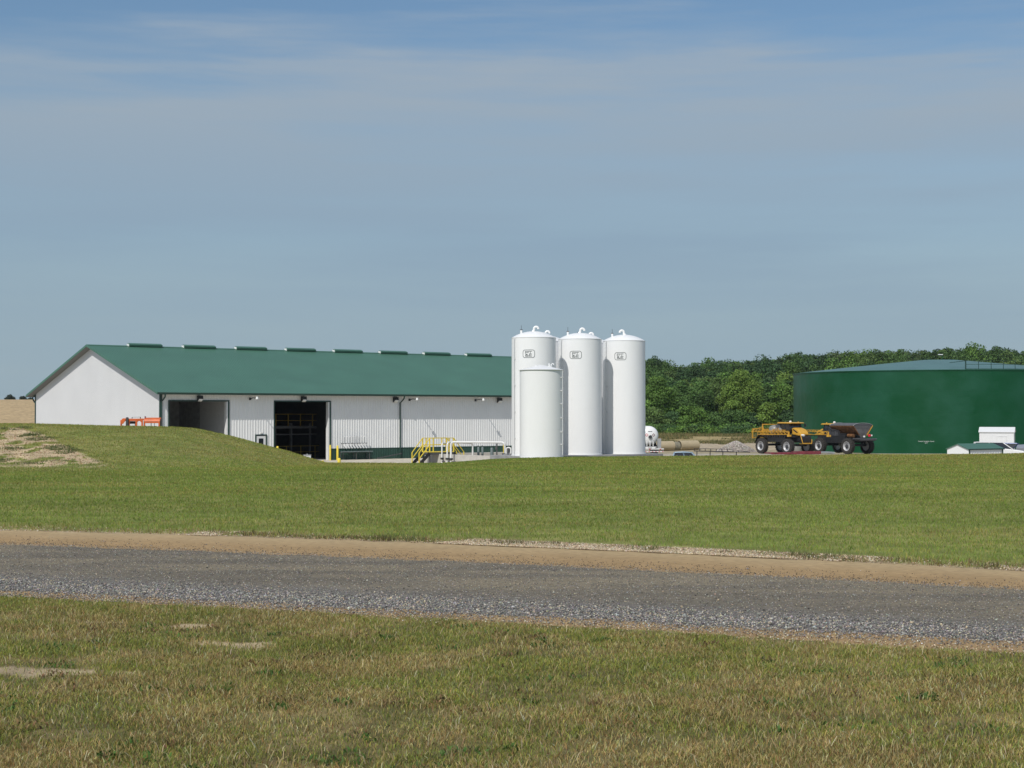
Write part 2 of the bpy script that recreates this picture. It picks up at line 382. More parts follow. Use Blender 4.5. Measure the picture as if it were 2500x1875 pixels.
def ground_colors(X, Y):
    px = px_of(X, Y); n = fbm(X*.5, Y*.5, 4, 61); n2 = fbm(X*2.5, Y*2.5, 4, 62)
    C = np.zeros(X.shape+(3,))
    turf = np.array((.17,.19,.055)); dry = np.array((.30,.26,.10))
    k = sstep(.35,.65,n)[...,None]; C[:] = turf*(1-k)+(turf*.6+dry*.4)*k
    near = (Y < E_bot(X)+.1)[...,None]; kk = sstep(.3,.7,n2)[...,None]
    C = np.where(near, np.array((.11,.10,.04))*(1-kk)+np.array((.22,.17,.08))*kk, C)
    sand = np.array((.36,.27,.165))
    b = fg_bare(X, Y)[...,None]; C = C*(1-b)+np.array((.42,.33,.21))*b
    de = Y-E_top(X)+(n2-.5)*.6; lz = sstep(.47,.58,fbm(X*.45+11, Y*.2, 4, 96))*(X > -6); eb = ((de > -.5)*np.maximum(sstep(.45,.1,de), lz*sstep(1.35,.9,de)))[...,None]; C = C*(1-eb)+np.array((.34,.26,.16))*(.8+.4*n2[...,None])*eb
    pm = patch_mask(X, Y)[...,None]; C = C*(1-pm)+(np.array((.47,.36,.225))*(.7+.5*n2[...,None]))*pm
    # yard behind the bank, pale gravel
    yard = (sstep(97, 101, Y)*(1-sstep(168,176,Y)))[...,None]; C = C*(1-yard)+(np.array((.52,.47,.38))*(1-sstep(1500,1600,px)[...,None]*.25))*yard
    r = sstep(1380,1500,px)
    grassy = (r*sstep(168,172,Y)*(1-sstep(192,197,Y+3*(n-.5)*4)))[...,None]*.75
    track = (r*sstep(176,182,Y)*(1-sstep(214,219,Y+(n-.5)*14)))[...,None]
    C = C*(1-track)+np.array((.40,.33,.235))*track
    C = C*(1-grassy*.45)+np.array((.17,.16,.06))*grassy*.45
    mead = (r*sstep(214,219,Y+(n-.5)*14)*(1-sstep(236,246,Y+(n-.5)*16)))[...,None]; C = C*(1-mead)+(np.array((.33,.26,.13))*(.75+.5*n[...,None]))*mead
    wood = (r*sstep(238,248,Y+(n-.5)*16))[...,None]; C = C*(1-wood)+np.array((.075,.10,.03))*wood
    l = ((1-r)*sstep(140,160,Y)*(px < 1200))[...,None]; C = C*(1-l)+(np.array((.42,.31,.175))*(.93+.14*n[...,None]))*l
    return C

# one ground sheet, fanning out to the horizon
ys = [-12, -6, -2, 2, 5, 7.5]
y = 8.5
while y < 108: ys.append(y); y += .11 if y < 17 else .3 if y < 56 else .2 if y < 92 else .5
while y < 440: ys.append(y); y += 2.0
while y < 4200: ys.append(y); y *= 1.12
ys = np.array(ys); ts = np.linspace(-.62, .62, 520)
T, Yg = np.meshgrid(ts, ys); Xg = T*(Yg+14*(Yg < 60)*(1-Yg/60.)+0)
Xg = T*(np.maximum(Yg, 0)+14*np.clip(1-Yg/60., 0, 1.2)); Zg = H(Xg, Yg)
Zg = np.where(Yg > 440, np.minimum(Zg, -3-(Yg-440)*.002), Zg)
nr, nc = Yg.shape; idx = np.arange(nr*nc).reshape(nr, nc)
q = np.stack([idx[:-1,:-1], idx[:-1,1:], idx[1:,1:], idx[1:,:-1]], -1).reshape(-1)
ground = fastmesh('ground', np.stack([Xg,Yg,Zg], -1).reshape(-1,3), q, np.arange((nr-1)*(nc-1))*4, M['ground'], ground_colors(Xg, Yg).reshape(-1,3), True)
tag(ground, 'grassy ground rising to a bank and a tan hill', kind='structure')

def strip(name, f0, f1, dz, matr, cfun, j0, j1, rows=14, seed=0, lab=''):
    xs = np.arange(-22, 19, .05); u = np.linspace(0, 1, rows)
    a = f0(xs)+(fbm(xs*2.2, xs*0+seed, 5, seed)-.5)*j0; b = f1(xs)+(fbm(xs*2.2, xs*0+seed+9, 5, seed+3)-.5)*j1
    Xs = np.broadcast_to(xs, (rows, len(xs))); Ys = a[None]*(1-u[:,None])+b[None]*u[:,None]
    Z = np.full(Xs.shape, -2.2)+dz
    edge = np.minimum(u, 1-u)[:,None]
    Z = Z+.006*(fbm(Xs*3, Ys*3, 3, seed+5)-.5)*np.minimum(1, edge*8)
    Z = np.where(edge < 1e-6, -2.2+(-.004 if dz < .02 else .008), Z)
    r_, c_ = Xs.shape; ii = np.arange(r_*c_).reshape(r_, c_)
    qq = np.stack([ii[:-1,:-1], ii[:-1,1:], ii[1:,1:], ii[1:,:-1]], -1).reshape(-1)
    o = fastmesh(name, np.stack([Xs,Ys,Z], -1).reshape(-1,3), qq, np.arange((r_-1)*(c_-1))*4, matr, cfun(Xs, Ys, u[:,None]+0*Xs).reshape(-1,3), True)
    return tag(o, lab, kind='structure')
def c_sand(X, Y, u):
    n = fbm(X*.8, Y*2.5, 4, 71)[...,None]; k = sstep(.75, 1., u)[...,None]
    rr = sstep(.2,.55,u)[...,None]
    c = np.array((.33,.225,.115))*(.85+.3*n)*(1-rr)+np.array((.33,.225,.115))*(.85+.3*n)*rr
    return c*(1-k*.55)+np.array((.46,.36,.21))*k*.55
def c_gravel(X, Y, u):
    n = fbm(X*.45, Y*2.2, 4, 81)[...,None]; k = sstep(.38, .1, u)[...,None]
    k2 = sstep(.30,.5,u)[...,None]*sstep(.42,.62,n)
    c = np.array((.17,.148,.112))*(.72+.56*n)
    c = c*(1-k2*.35)+np.array((.27,.22,.135))*k2*.35
    return c*(1-k)+np.array((.175,.165,.152))*k
strip('road_shoulder', E_bot, E_top, .012, M['sand'], c_sand, .34, .50, 26, 3, 'tan dirt shoulders of the road')
strip('gravel_road', E_gb, E_gt, .022, M['gravel'], c_gravel, .26, .30, 30, 14, 'grey gravel road running across the picture')
bandY = lambda X: E_top(X)+.55
# ---------------------------------------------------------------- grass, stones (uncountable ground cover)
def blades(name, P, h, w, lean, colr, seed, m='grass', lab='', cat='grass', tiponly=False):
    r = np.random.default_rng(seed); n = len(P)
    yaw = r.uniform(0, 2*PI, n); wd = np.stack([np.cos(yaw), np.sin(yaw), 0*yaw], 1)*(w/2)[:,None]
    la = r.uniform(0, 2*PI, n); ld = np.stack([np.cos(la), np.sin(la), 0*la], 1)*(h*lean)[:,None]
    up = np.zeros((n,3)); up[:,2] = h
    mid = P+up*.55+ld*.3; tip = P+up*np.sqrt(np.clip(1-lean**2*.6, .1, 1))[:,None]+ld
    V = np.stack([P-wd, P+wd, mid+wd*.85, mid-wd*.85, tip], 1)
    base = np.arange(n)[:,None]*5
    loops = (base+np.array([0,1,2,3, 3,2,4])[None]).ravel(); starts = (np.arange(n)[:,None]*7+np.array([0,4])[None]).ravel()
    C = np.repeat(colr[:,None,:], 5, 1); C[:,:2] *= .75
    o = fastmesh(name, V.reshape(-1,3), loops, starts, M[m], C.reshape(-1,3))
    return tag(o, lab, cat, kind='stuff')
def mixcol(n, cols, wts, r, jit=.18):
    c = np.array(cols)[r.choice(len(cols), n, p=np.array(wts)/sum(wts))]
    return c*(1+jit*r.standard_normal((n,1)))*(1+.06*r.standard_normal((n,3)))

# near verge: rough dry grass
r = np.random.default_rng(1)
n = 720000
Y = 8.6+(r.random(n)**.8)*10.2; X = (r.random(n)*2-1)*(Y*.345+1.0)
e = E_bot(X)+(fbm(X*2.2, X*0+3, 5, 3)-.5)*.3+(fbm(X*6, Y*6, 2, 90)-.5)*.35
dens = .35+.65*sstep(.34,.6,fbm(X*1.6, Y*1.6, 4, 91))
dens *= 1-.80*fg_bare(X, Y); dens *= 1-.75*sstep(-.30, .0, Y-e)
k = (Y < e+.02) & (r.random(n) < dens); X, Y = X[k], Y[k]; n = len(X)
P = np.stack([X, Y, H(X, Y)-.004], 1)
t1 = fbm(X*.9+7, Y*1.1, 4, 92); t2 = fbm(X*2.6, Y*2.6+4, 3, 93); t3 = r.random(n)
gr = mixcol(n, [(0.290,0.312,0.060),(0.217,0.268,0.058),(0.217,0.261,0.102),(0.355,0.341,0.072)], [3,3,1.2,2], r, .30)
dr = mixcol(n, [(0.546,0.442,0.184),(0.442,0.325,0.127),(0.312,0.182,0.069),(0.676,0.585,0.310)], [3,3,1.5,.8], r, .30)
pd = np.clip(.10+.60*sstep(.40,.64,t1*.6+t2*.4)+.14*sstep(13.5,11,Y), 0, .76)+.10*sstep(-.6,0,Y-E_bot(X))
isd = (t3 < pd)[:,None]; C = np.where(isd, dr, gr)*(.80+.4*fbm(X*1.2, Y*1.2, 3, 94))[:,None]
h = np.where(isd[:,0], r.uniform(.02,.068,n), r.uniform(.018,.058,n))*(.65+.7*fbm(X*1.3, Y*1.3, 3, 95))
tall = r.random(n) < .003; h = np.where(tall, r.uniform(.08,.18,n), h)
C = np.where(tall[:,None], np.array((.42,.35,.18))*(1+.15*r.standard_normal((n,1))), C)
blades('verge_grass', P, h, np.where(tall, .0032, r.uniform(.0035,.0065,n)), r.uniform(.3,.95,n), np.clip(C,.01,.7), 2, lab='rough olive and straw grass on the near side of the road')

# dead stems lying in it
r2 = np.random.default_rng(77); m = 2600; Ys = 9+r2.random(m)*8; Xs = (r2.random(m)*2-1)*(Ys*.345+.6); kk = Ys < E_bot(Xs)-.1; Xs, Ys = Xs[kk], Ys[kk]; m = len(Xs)
blades('dead_stems', np.stack([Xs,Ys,H(Xs,Ys)+r2.uniform(.02,.06,m)],1), r2.uniform(.04,.12,m), r2.uniform(.003,.006,m), r2.uniform(.7,1.25,m), mixcol(m, [(.62,.55,.34),(.50,.40,.22),(.40,.28,.15)], [2,2,1], r2), 78, lab='pale dead stems lying in the near verge')
# low broad-leaved weeds in clumps
cs = []
for i in range(120):
    Yc = 9+r.random()*7.2; Xc = (r.random()*2-1)*(Yc*.34+.4)
    if Yc > float(E_bot(Xc))-.3: continue
    m_ = int(r.integers(8, 40)); rad = r.uniform(.05,.20)
    a = r.uniform(0,2*PI,m_); q = rad*np.sqrt(r.random(m_)); big = r.random()
    cs.append(np.stack([Xc+q*np.cos(a)*1.3, Yc+q*np.sin(a), r.uniform(.02,.11,m_)*(1-q/rad*.5), np.full(m_, big)], 1))
cs = np.concatenate(cs); n = len(cs)
P = np.stack([cs[:,0], cs[:,1], H(cs[:,0], cs[:,1])+cs[:,2]*.5], 1)
gc = mixcol(n, [(.09,.17,.035),(.12,.20,.05),(.17,.13,.06)], [3,3,1], r); gc = np.where((cs[:,3] > .62)[:,None], mixcol(n, [(.26,.17,.08),(.20,.15,.06),(.32,.25,.11)], [2,2,1], r), gc)
blades('weeds', P, r.uniform(.02,.045,n), r.uniform(.010,.020,n), r.uniform(.5,.95,n), gc, 5, lab='low broad leaved weeds scattered through the near verge', cat='weeds')

# mown turf between the road and the crest of the bank
r = np.random.default_rng(3); n = 620000
u = r.random(n); Y = 21+(u**.95)*73; X = (r.random(n)*2-1)*(Y*.345+1.5)
e = E_top(X)+(fbm(X*2.2, X*0+12, 5, 6)-.5)*.22
dist = Y-e
lime = (sstep(.47,.58,fbm(X*.45+11, Y*.2, 4, 96))*(X > -6))*sstep(1.9,1.1,dist)      # gaps where pale rubble shows
dens = np.where(dist < 2.5, .55+.18*dist, 1)*(1-.9*lime)
Z = H(X, Y); pm = patch_mask(X, Y)
dens = dens*(1-.90*pm)
k = (dist > -.05) & (r.random(n) < dens) & (Y < 92); X, Y, Z, dist = X[k], Y[k], Z[k], dist[k]; n = len(X)
band = fbm(X*.10, Y*.42, 4, 97); b2 = fbm(X*.5, Y*1.3, 4, 98)
g = mixcol(n, [(0.247,0.323,0.061),(0.210,0.300,0.063),(0.292,0.338,0.074)], [3,3,2], r, .14)
y_ = mixcol(n, [(0.392,0.369,0.098),(0.462,0.383,0.143),(0.336,0.284,0.085)], [3,2,2], r, .14)
px = px_of(X, Y)
pd = np.clip(.08+.5*sstep(.45,.68,band*.5+b2*.5)+.55*sstep(50,84,Y)*sstep(1000,2200,px+300*(b2-.5))+.45*sstep(60,75,Y)*(px < 1000)+.45*sstep(1.3,.1,dist), 0, .88)
C = np.where((r.random(n) < pd)[:,None], y_, g)*np.array((.95,.97,.84))*(.58+.78*(.55*fbm(X*.16, Y*.55, 4, 99)+.45*fbm(X*.9, Y*2.0, 3, 199)))[:,None]
C = np.where(((dist < .9) & (r.random(n) < .45))[:,None], mixcol(n, [(.34,.22,.10),(.42,.31,.17)], [1,1], r), C)
h = r.uniform(.035,.085,n)*np.where(dist < 1.5, 1.35, 1)*(.8+.4*b2); wd = r.uniform(.010,.018,n)*np.clip(Y/45, .55, 1.6)
blades('turf_grass', np.stack([X,Y,Z-.01],1), h, wd, r.uniform(.2,.9,n), np.clip(C,.01,.5), 4, lab='mown green turf between the road and the bank')

# weedy tufts on the bare soil and along the far road edge
r = np.random.default_rng(8); tf = []
for i in range(2600):
    Yc = 62+r.random()*22; Xc = -(Yc*.34)+r.random()*20
    if patch_mask(np.array([Xc]), np.array([Yc]))[0] and vnoise(Xc*1.2+5, Yc*.8, 77) > .62:
        tf.append((Xc, Yc, r.uniform(.12,.4), r.uniform(.06,.18), 0))
for i in range(90):
    Xc = -6+r.random()*17; tf.append((Xc, float(E_top(Xc))+r.uniform(.05,.7), r.uniform(.08,.3), r.uniform(.06,.16), 1))
for px, Yc in ((945,24.5),(2010,21.2),(2130,20.8),(1600,23.5)): tf.append(((px-1250)/F*Yc, float(E_top((px-1250)/F*Yc))+.35, .28, .2, 2))
V = []
for Xc, Yc, rad, hh, kd in tf:
    m_ = int(60*(rad/.3)**.9)+12; a = r.uniform(0,2*PI,m_); q = rad*np.sqrt(r.random(m_))
    V.append(np.stack([Xc+q*np.cos(a)*1.5, Yc+q*np.sin(a), hh*(1-.6*(q/rad)**2)*r.uniform(.6,1.1,m_), np.full(m_, kd)], 1))
V = np.concatenate(V); n = len(V)
P = np.stack([V[:,0], V[:,1], H(V[:,0],V[:,1])-.01], 1)
C = mixcol(n, [(.13,.17,.06),(.18,.20,.07),(.11,.14,.06)], [2,2,1], r)
C = np.where(((V[:,3] == 1) & (r.random(n) < .6))[:,None], mixcol(n, [(.20,.13,.06),(.13,.10,.05)], [1,1], r), C)
blades('weed_tufts', P, V[:,2], np.clip(V[:,1]/3500, .006, .03)*r.uniform(.8,1.4,n), r.uniform(.2,.8,n), C, 9, lab='weed tufts on the bare soil slope and far road edge', cat='weeds')

def stones(name, P, s, colr, seed, lab, flat=.65, parent=None, kind='stuff', cat='stones', sub=False):
    r = np.random.default_rng(seed); n = len(P)
    o = np.array([(1,0,0),(-1,0,0),(0,1,0),(0,-1,0),(0,0,1),(0,0,-1)], float)
    V = o[None]*r.uniform(.6,1.15,(n,6,1))+r.uniform(-.22,.22,(n,6,3)); V[:,:,2] *= flat
    a = r.uniform(0,2*PI,n); c, s_ = np.cos(a)[:,None], np.sin(a)[:,None]
    x = V[:,:,0]*c-V[:,:,1]*s_; y = V[:,:,0]*s_+V[:,:,1]*c; V = np.stack([x,y,V[:,:,2]],-1)*s[:,None,None]/2+P[:,None]
    fs = np.array([(0,2,4),(2,1,4),(1,3,4),(3,0,4),(2,0,5),(1,2,5),(3,1,5),(0,3,5)]).ravel()
    loops = (np.arange(n)[:,None]*6+fs[None]).ravel(); starts = np.arange(n*8)*3
    ob = fastmesh(name, V.reshape(-1,3), loops, starts, M['stone'], np.repeat(colr[:,None],6,1).reshape(-1,3), parent=parent)
    return tag(ob, lab, cat, kind=kind) if lab else ob
# loose gravel of the road: windrow on the near side, sparser elsewhere, dark stones strewn on the far shoulder
r = np.random.default_rng(12); n = 330000
X = (r.random(n)*2-1)*10.5; lo, hi = E_gb(X), E_gt(X); u = r.random(n)*1.36-.10; Y = lo+(hi-lo)*u
wn = np.exp(-((u-.08)/.135)**2); dk = np.exp(-((u-1.0)/.05)**2)
dens = .9*wn*(.35+.9*vnoise(X*1.1,Y*2,5))+.24*(u < 1)+.22*dk+.11*(u > 1)*(1.3-u)*3
k = (r.random(n) < dens) & (np.abs(X) < Y*.345+.8); X, Y, u, wn = X[k], Y[k], u[k], wn[k]; n = len(X)
s = r.uniform(.008,.022,n)*(1+.55*wn)*(1+(r.random(n) < .02)*.7)
C = mixcol(n, [(.215,.205,.19),(.145,.138,.13),(.40,.385,.35),(.42,.35,.25),(.07,.065,.06)], [4.4,2.6,1.4,1.6,1.2], r)
C = np.where((u > 1)[:,None] & (r.random(n) < .7)[:,None], mixcol(n, [(.06,.05,.045),(.10,.08,.07)], [1,1], r), C)
stones('gravel_stones', np.stack([X,Y,np.full(n,-2.177)+s*.15],1), s, np.clip(C,.02,.6), 13, 'loose blue grey stones lying on the gravel road')
# pale rubble along both edges of the road
r = np.random.default_rng(14); n = 130000
X = -10+r.random(n)*21; far_ = r.random(n) < .62
Y = np.where(far_, E_top(X)+np.minimum(r.uniform(-.2,1.0,n), r.uniform(-.2,1.5,n)), E_bot(X)+r.normal(.12,.16,n))
lim = sstep(.47,.58,fbm(X*.45+11, Y*.2, 4, 96))*(X > -6)
k = (np.abs(X) < Y*.345+.8) & (r.random(n) < np.where(far_, .03+.97*lim, .16)); X, Y, far_ = X[k], Y[k], far_[k]; n = len(X)
s = r.uniform(.010,.030,n)*np.where(far_, 1.3, .9)
C = mixcol(n, [(.48,.39,.26),(.38,.29,.18),(.24,.17,.10),(.58,.52,.42)], [3,3,2,1], r, .25)
stones('rubble', np.stack([X,Y,np.maximum(H(X,Y),-2.188)+s*.2],1), s, np.clip(C,.02,.8), 15, 'pale limestone rubble along the edges of the road')
n = 5200; X = r.uniform(-5,0,n); Y = r.uniform(9,16,n); k = fg_bare(X, Y) > .35; X, Y = X[k], Y[k]; n = len(X); s = r.uniform(.006,.022,n)
stones('sand_crumbs', np.stack([X,Y,H(X,Y)+s*.15],1), s, mixcol(n, [(.46,.36,.23),(.34,.25,.15),(.20,.14,.08)], [2,2,1], r, .2), 17, 'crumbs of dirt on the bare sandy spots of the near verge', cat='crumbs')
# small clods on the bare bank
n = 9000; X = -30+r.random(n)*24; Y = 62+r.random(n)*22; k = patch_mask(X, Y) > .5; X, Y = X[k], Y[k]; n = len(X); s = r.uniform(.03,.11,n)
stones('clods', np.stack([X,Y,H(X,Y)+s*.15],1), s, mixcol(n, [(.42,.30,.17),(.30,.19,.11),(.50,.40,.26)], [2,2,1], r), 16, 'dirt clods on the bare soil slope', cat='clods')

# ---------------------------------------------------------------- long building
BA = math.atan2(.618, .786); BO = at(392, 1008, 120); BO.z = -3.9
L, W, ZE, ZR, OH = 48.0, 25.4, 5.47, 9.54, .70
bld = thing('storage_building', BO, BA, 'long white metal storage building with a green roof', 'building')
def ribbed(x0, x1, z0, z1, mb, pitch=.24, hgt=.026, flip=-1, y=0, axis='x'):
    xs = [(x0, 0)]; k = math.ceil((x0+.05)/pitch)
    while k*pitch+.05 < x1:
        c = k*pitch; xs += [(c-.036,0),(c-.018,hgt),(c+.018,hgt),(c+.036,0)]; k += 1
    xs.append((x1, 0)); vs = []; fs = []
    for x, o in xs:
        for z in (z0, z1(x) if callable(z1) else z1):
            vs.append((x, y+flip*o, z) if axis == 'x' else (y+flip*o, x, z))
    for i in range(len(xs)-1): fs.append((2*i, 2*i+2, 2*i+3, 2*i+1))
    mb.add(vs, fs)
WT = ZE+.70*.3026-.10   # wall top at the eave
D1, D2, PD, DH = (.65,5.70), (9.90,15.06), (8.22,9.18), 4.80
fw = MB()
for x0, x1, z0, z1 in ((0,D1[0],.92,WT),(D1[0],D1[1],DH,WT),(D1[1],PD[0],.92,WT),(PD[0],PD[1],2.1,WT),(PD[1],D2[0],.92,WT),(D2[0],D2[1],DH,WT),(D2[1],L,.92,WT)):
    ribbed(x0, x1, z0, z1, fw)
# wall core behind the sheet
for x0, x1, z0, z1 in ((0,D1[0],0,WT),(D1[0],D1[1],DH,WT),(D1[1],PD[0],0,WT),(PD[0],PD[1],2.1,WT),(PD[1],D2[0],0,WT),(D2[0],D2[1],DH,WT),(D2[1],L,0,WT)):
    fw.bb(x0+.002, x1-.002, .004, .16, z0, z1-.002)
fw.build('front_wall', M['white_panel'], bld, fix=False)
wc = MB()
for x0, x1 in ((0,D1[0]),(D1[1],PD[0]),(PD[1],D2[0]),(D2[1],L)):
    ribbed(x0, x1, 0, .92, wc, y=-.003); wc.bb(x0, x1, -.04, -.002, .905, .945)
wc.build('wainscot', M['wainscot'], bld, fix=False)
gw = MB(); zt = lambda y: WT+min(y, W-y)*.3026
ribbed(0, W, 0, zt, gw, axis='y', hgt=.012)
gw.prism([(0,0),(W,0),(W,WT),(W/2,zt(W/2)),(0,WT)], .004, .16, 'X')
gw.build('gable_wall', M['gable_panel'], bld, fix=False)
g2 = MB(); g2.prism([(0,0),(W,0),(W,WT),(W/2,zt(W/2)),(0,WT)], L-.16, L, 'X'); g2.build('gable_wall', M['white_panel'], bld, label='far gable wall')
bw = MB(); bw.bb(.17, L-.17, W-.16, W, 0, WT); bw.build('back_wall', M['white_panel'], bld)
rf = MB(); x0, x1 = -.6, L+.6
for sgn in (0, 1):
    yy = lambda y: y if not sgn else W-y
    k = math.ceil(x0/.24); xs = [(x0,0)]
    while k*.24+.05 < x1: c = k*.24; xs += [(c-.03,0),(c-.014,.014),(c+.014,.014),(c+.03,0)]; k += 1
    xs.append((x1,0)); vs = []
    for x, o in xs: vs += [(x, yy(-OH), ZE+o), (x, yy(W/2), ZR+o)]
    rf.add(vs, [(2*i,2*i+2,2*i+3,2*i+1) if not sgn else (2*i,2*i+1,2*i+3,2*i+2) for i in range(len(xs)-1)])
    rf.prism([(yy(-OH),ZE-.004),(yy(W/2),ZR-.004),(yy(W/2),ZR-.10),(yy(-OH),ZE-.10)], x0+.002, x1-.002, 'X')
rf.prism([(W/2-.22,ZR-.04),(W/2,ZR+.055),(W/2+.22,ZR-.04)], x0, x1, 'X')
roof = rf.build('roof', M['green_roof'], bld, fix=False)
fa = MB()
for x in (x0-.02, x1+.02):
    for sgn in (0, 1):
        yy = lambda y: y if not sgn else W-y
        fa.prism([(yy(-OH-.03),ZE+.03),(yy(W/2-.001),ZR+.05),(yy(W/2-.001),ZR-.13),(yy(-OH-.03),ZE-.15)], x-.02, x+.02, 'X')
fa.build('rake_trim', M['green_roof'], bld)
gu = MB()
for y in (-OH-.06, W+OH+.06): gu.prism([(y-.06,ZE-.01),(y+.055,ZE-.01),(y+.055,ZE-.16),(y-.03,ZE-.16)], x0, x1, 'X')
gu.build('gutter', M['green_trim'], bld)
sf = MB()
for x in ((x0+.01,-.03),(L+.02,x1-.01)):
    for sgn in (0,1):
        yy = lambda y: y if not sgn else W-y
        sf.prism([(yy(-OH),ZE-.11),(yy(W/2-.002),ZR-.11),(yy(W/2-.002),ZR-.14),(yy(-OH),ZE-.14)], x[0], x[1], 'X')
for y in ((-OH,-.03),(W+.02,W+OH)): sf.bb(-.02, L+.02, y[0], y[1], ZE-.15, ZE-.12)
sf.build('soffit', M['soffit'], bld)
for i in range(8):
    s0 = 3.06+5.07*i; v = MB(); v.prism([(W/2-.30,ZR-.02),(W/2-.34,ZR+.14),(W/2,ZR+.27),(W/2+.34,ZR+.14),(W/2+.30,ZR-.02)], s0, s0+3.0, 'X')
    rv = v.build('ridge_vent', M['green_roof'], bld)
    c_ = MB()
    for xx in (s0-.02, s0+3.02): c_.bb(xx-.018, xx+.018, W/2-.2, W/2+.2, ZR-.02, ZR+.19)
    c_.build('end_cap', M['white_panel'], rv)
# corner trims, downspouts
ct = MB(); ct.bb(-.07,.10,-.052,-.004,0,WT-.02); ct.bb(-.07,-.03,-.05,.12,0,WT-.02); ct.bb(-.07,-.03,W-.12,W+.03,0,WT-.02); ct.bb(L-.1,L+.05,-.05,-.004,0,WT)
ct.build('corner_trim', M['green_trim'], bld)
for x, y in ((.02,-1),(22.1,-1),(.02,1)):
    d = MB(); yw = -.11 if y < 0 else W+.10; yo = -OH-.04 if y < 0 else W+OH+.04
    d.tube([(x,yo,ZE-.12),(x,yo,ZE-.30),(x,yo*.55+yw*.45,ZE-.52),(x,yw,ZE-.72),(x,yw,.15)], .062, 8); d.build('downspout', M['green_trim'], bld)
# big door openings: frames
for D in (D1, D2):
    d = MB(); d.bb(D[0]-.02,D[1]+.16,-.075,.02,DH-.004,DH+.10); d.bb(D[0]-.03,D[0]+.05,-.07,.02,0,DH-.01); d.bb(D[1]+.03,D[1]+.17,-.08,.02,0,DH-.01)
    d.build('door_frame', M['green_trim'], bld)
    j = MB(); j.bb(D[1]-.09,D[1]+.025,-.06,.30,0,DH-.01); j.build('door_jamb', M['white'], bld)
# walk door
d = MB(); d.bb(PD[0]+.06,PD[1]-.06,-.045,-.01,.02,2.05); pdoor = d.build('door', M['white'], bld)
g = MB(); g.bb(PD[0]+.27,PD[1]-.27,-.056,-.047,1.0,1.85); g.build('window', M['glass'], pdoor)
g = MB(); g.cyl((PD[0]+.14,-.046,1.02),(PD[0]+.14,-.10,1.02),.03); g.build('handle', M['galv'], pdoor)
g = MB(); g.bb(PD[0]-.05,PD[0]+.055,-.07,.0,0,2.10); g.bb(PD[1]-.055,PD[1]+.05,-.07,.0,0,2.10); g.bb(PD[0]-.05,PD[1]+.05,-.075,.0,2.102,2.17); g.build('door_trim', M['green_trim'], bld)
g = MB(); g.bb(8.62,8.78,-.14,-.03,2.26,2.36); g.build('door_light', M['lamp_lens'], bld)
# wall packs and arm lamps
for x in (3.24,12.57,21.60,32.8):
    b = MB(); b.prism([(-.03,4.80),(-.03,5.24),(-.30,5.24),(-.34,5.0)], x-.2, x+.2, 'X'); wl = b.build('wall_light', M['black'], bld)
    b = MB(); b.prism([(-.10,4.84),(-.345,4.985),(-.32,4.88),(-.14,4.79)], x-.15, x+.15, 'X'); b.build('lens', M['lamp_lens'], wl)
for x in (7.7, 23.1, 30.2):
    b = MB(); b.tube([(x,-.03,5.02),(x,-.5,5.10),(x,-1.05,5.08)], .035, 8); b.box((x,-.06,5.02),(.16,.08,.2)); al = b.build('arm_light', M['steel_dark'], bld)
    b = MB(); b.lathe([(.001,.15),(.07,.13),(.10,.02),(.12,-.05),(.10,-.08),(.001,-.08)], 14, (x,-1.2,5.05)); b.build('lamp_head', M['lamp_lens'], al, True)
# interiors
i_ = MB(); i_.bb(.17,L-.17,.17,W-.17,-.02,.015); i_.build('floor', M['concrete'], bld)
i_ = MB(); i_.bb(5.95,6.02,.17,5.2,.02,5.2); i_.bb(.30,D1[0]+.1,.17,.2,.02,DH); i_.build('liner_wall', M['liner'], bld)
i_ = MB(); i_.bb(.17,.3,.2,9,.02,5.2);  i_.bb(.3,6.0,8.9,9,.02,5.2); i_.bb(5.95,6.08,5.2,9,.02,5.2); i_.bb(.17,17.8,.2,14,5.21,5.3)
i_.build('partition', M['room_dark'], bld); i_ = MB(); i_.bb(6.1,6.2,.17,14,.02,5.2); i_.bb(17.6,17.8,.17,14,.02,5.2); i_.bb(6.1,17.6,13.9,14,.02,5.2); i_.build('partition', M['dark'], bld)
# mezzanine inside the second door
mz = thing('mezzanine', BO+Vector((0,0,.02)), BA, 'dim steel mezzanine with yellow railings inside the open doorway', 'mezzanine')
a = MB()
for x in (8.5,11.6,13.2,14.75,16.6):
    for y in (5.6,9.0): a.beam((x,y,0),(x,y,3.0),.13)
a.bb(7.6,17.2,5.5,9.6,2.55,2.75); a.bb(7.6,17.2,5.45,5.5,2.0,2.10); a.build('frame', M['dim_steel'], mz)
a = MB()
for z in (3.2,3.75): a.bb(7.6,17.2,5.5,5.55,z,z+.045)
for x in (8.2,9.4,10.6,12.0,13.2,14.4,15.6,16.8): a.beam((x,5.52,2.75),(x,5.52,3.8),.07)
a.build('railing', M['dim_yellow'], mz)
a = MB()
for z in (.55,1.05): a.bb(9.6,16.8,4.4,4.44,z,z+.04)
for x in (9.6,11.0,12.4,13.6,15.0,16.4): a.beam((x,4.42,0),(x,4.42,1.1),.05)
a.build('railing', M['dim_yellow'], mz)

def bp(s, n, z=0):      # building axes: s along the front, n towards the back, z above its floor
    c, sn = math.cos(BA), math.sin(BA); return Vector((BO.x+s*c-n*sn, BO.y+s*sn+n*c, BO.z+z))
